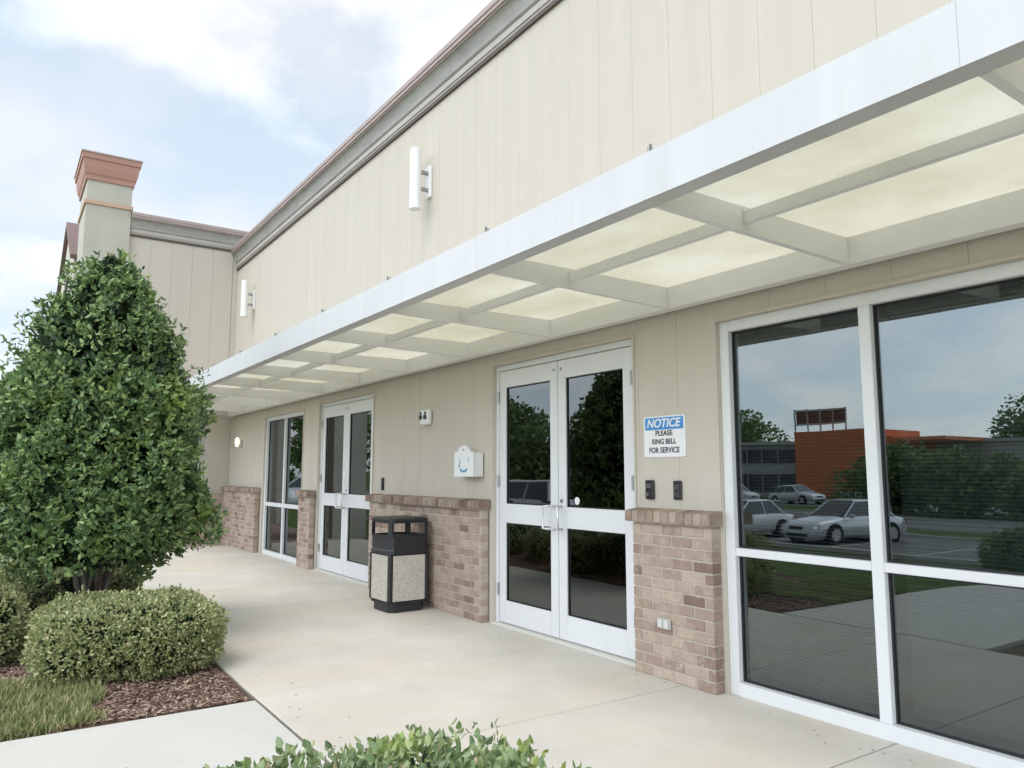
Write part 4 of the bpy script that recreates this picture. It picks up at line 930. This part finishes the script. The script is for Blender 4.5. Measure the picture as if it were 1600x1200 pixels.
# ------------------------------------------------------------------ trees across the road
def broad_tree(lab, loc, h, r, n=3500, ls=0.30, seed=1, trunk_h=None, group='trees across the road'):
    t = thing('broadleaf_tree', lab, 'tree', loc, 0, group); rr = random.Random(seed)
    th = trunk_h if trunk_h is not None else h*0.22
    b_ = MB(); b_.tube([(0,0,-0.1),(0.05,0.03,th),(0.0,0.1,h*0.6),(0.1,0,h*0.85)],[r*0.09,r*0.07,r*0.04,r*0.015],8)
    for i in range(6):
        a = i*1.05; b_.tube([(0,0,th+i*0.1*h*0.3),(math.cos(a)*r*0.4,math.sin(a)*r*0.4,th+h*0.28+i*0.03*h),(math.cos(a)*r*0.75,math.sin(a)*r*0.75,h*0.6)],[r*0.035,r*0.025,r*0.01],6)
    b_.build('trunk', M['bark'], t, smooth=True)
    pos = []; nn = []
    nb = 15
    for i in range(nb):
        a = rr.uniform(0,6.28); zz_ = rr.uniform(th+0.12*h,h*0.88); k = math.sin(math.pi*min(1,max(0.08,(zz_-th)/(h-th)*0.9+0.05)))
        c = np.array([math.cos(a)*r*0.62*k*rr.uniform(0.3,1), math.sin(a)*r*0.62*k*rr.uniform(0.3,1), zz_]); s = r*rr.uniform(0.30,0.5)
        d = rng.normal(0,1,(n//nb,3)); d /= np.linalg.norm(d,axis=1)[:,None]
        pos.append(c+d*s*rng.uniform(0.6,1.05,(len(d),1))*np.array([1,1,0.8])); nn.append(d)
    leaves('crown', M['treeleaf'], np.concatenate(pos), np.concatenate(nn), ls, t, width=0.7, spread=0.8)
    return t
TR = [((-27.5,-44.2),3.8,4.0),((-22.5,-44.6),3.4,3.8),((-18.0,-44.0),3.0,3.6),((-13.5,-44.8),2.8,3.4),((-9.0,-44.4),2.7,3.2),((-4.5,-44.4),2.8,3.2)]
desc = ['wide low tree partly covering the orange block', 'second low tree to the right of the orange block', 'third low tree before the warehouse', 'fourth low tree before the warehouse', 'fifth low tree before the warehouse', 'rightmost low tree before the warehouse']
for i,((x,y),h,r) in enumerate(TR): broad_tree(desc[i]+' across the road', (x,y,LZ), h, r, 4500, 0.34, i+3, trunk_h=0.15)
FT = [(-60,-72,9.5,5),(-66,-60,10,5),(-36,-88,10.5,4.5),(-31,-90,10,4),(-12,-95,10,4.5)]
fd = ['tall dark tree left of the grey office wing','second tall tree at the far left across the road','dark tree crown showing over the red fascia','rounded tree crown right behind the red fascia','tree crown showing over the warehouse roof']
for i,(x,y,h,r) in enumerate(FT): broad_tree(fd[i], (x,y,LZ), h, r, 3000, 0.45, i+20)
car('white sedan parked beyond the porch, seen reflected in the far window', (-33,-7.6,tz(0,-7.6)+0.035), R(60), whitec)
DT = [(-41,-11,6.5,3.2),(-49,-15,8.5,3.8),(-46,-27,8.2,3.6),(-52,-31,9.4,4.2),(-40,-25.5,6.2,3.0),(-60,-30,9.5,4.6),(-70,-22,10,5),(-78,-12,10,5)]
dd = ['tree on the lawn beyond the porch, nearest the building','tree on the lawn beyond the porch, behind the nearest one','tree reflected in the left leaf of the near doors','taller tree behind it on the same verge','smaller tree at the near end of the same verge','fourth tree along the verge, broad and dark','fifth tree along the verge toward the porch','last tree of the verge beyond the porch']
for i,(x,y,h,r) in enumerate(DT): broad_tree(dd[i], (x,y,LZ), h, r, 3200, 0.34, i+40, group='trees on the verge of the parking lot')
bush('lawn_shrub', 'round dark green shrub on the lawn slope, reflected at the right of the big window', 'shrub', (-5.6,-10.6,tz(0,-10.6)), (0.95,0.9,0.5), M['treeleaf'], 6000, 0.06, e=2.3, twigs=0)
SC.render.engine = 'CYCLES'
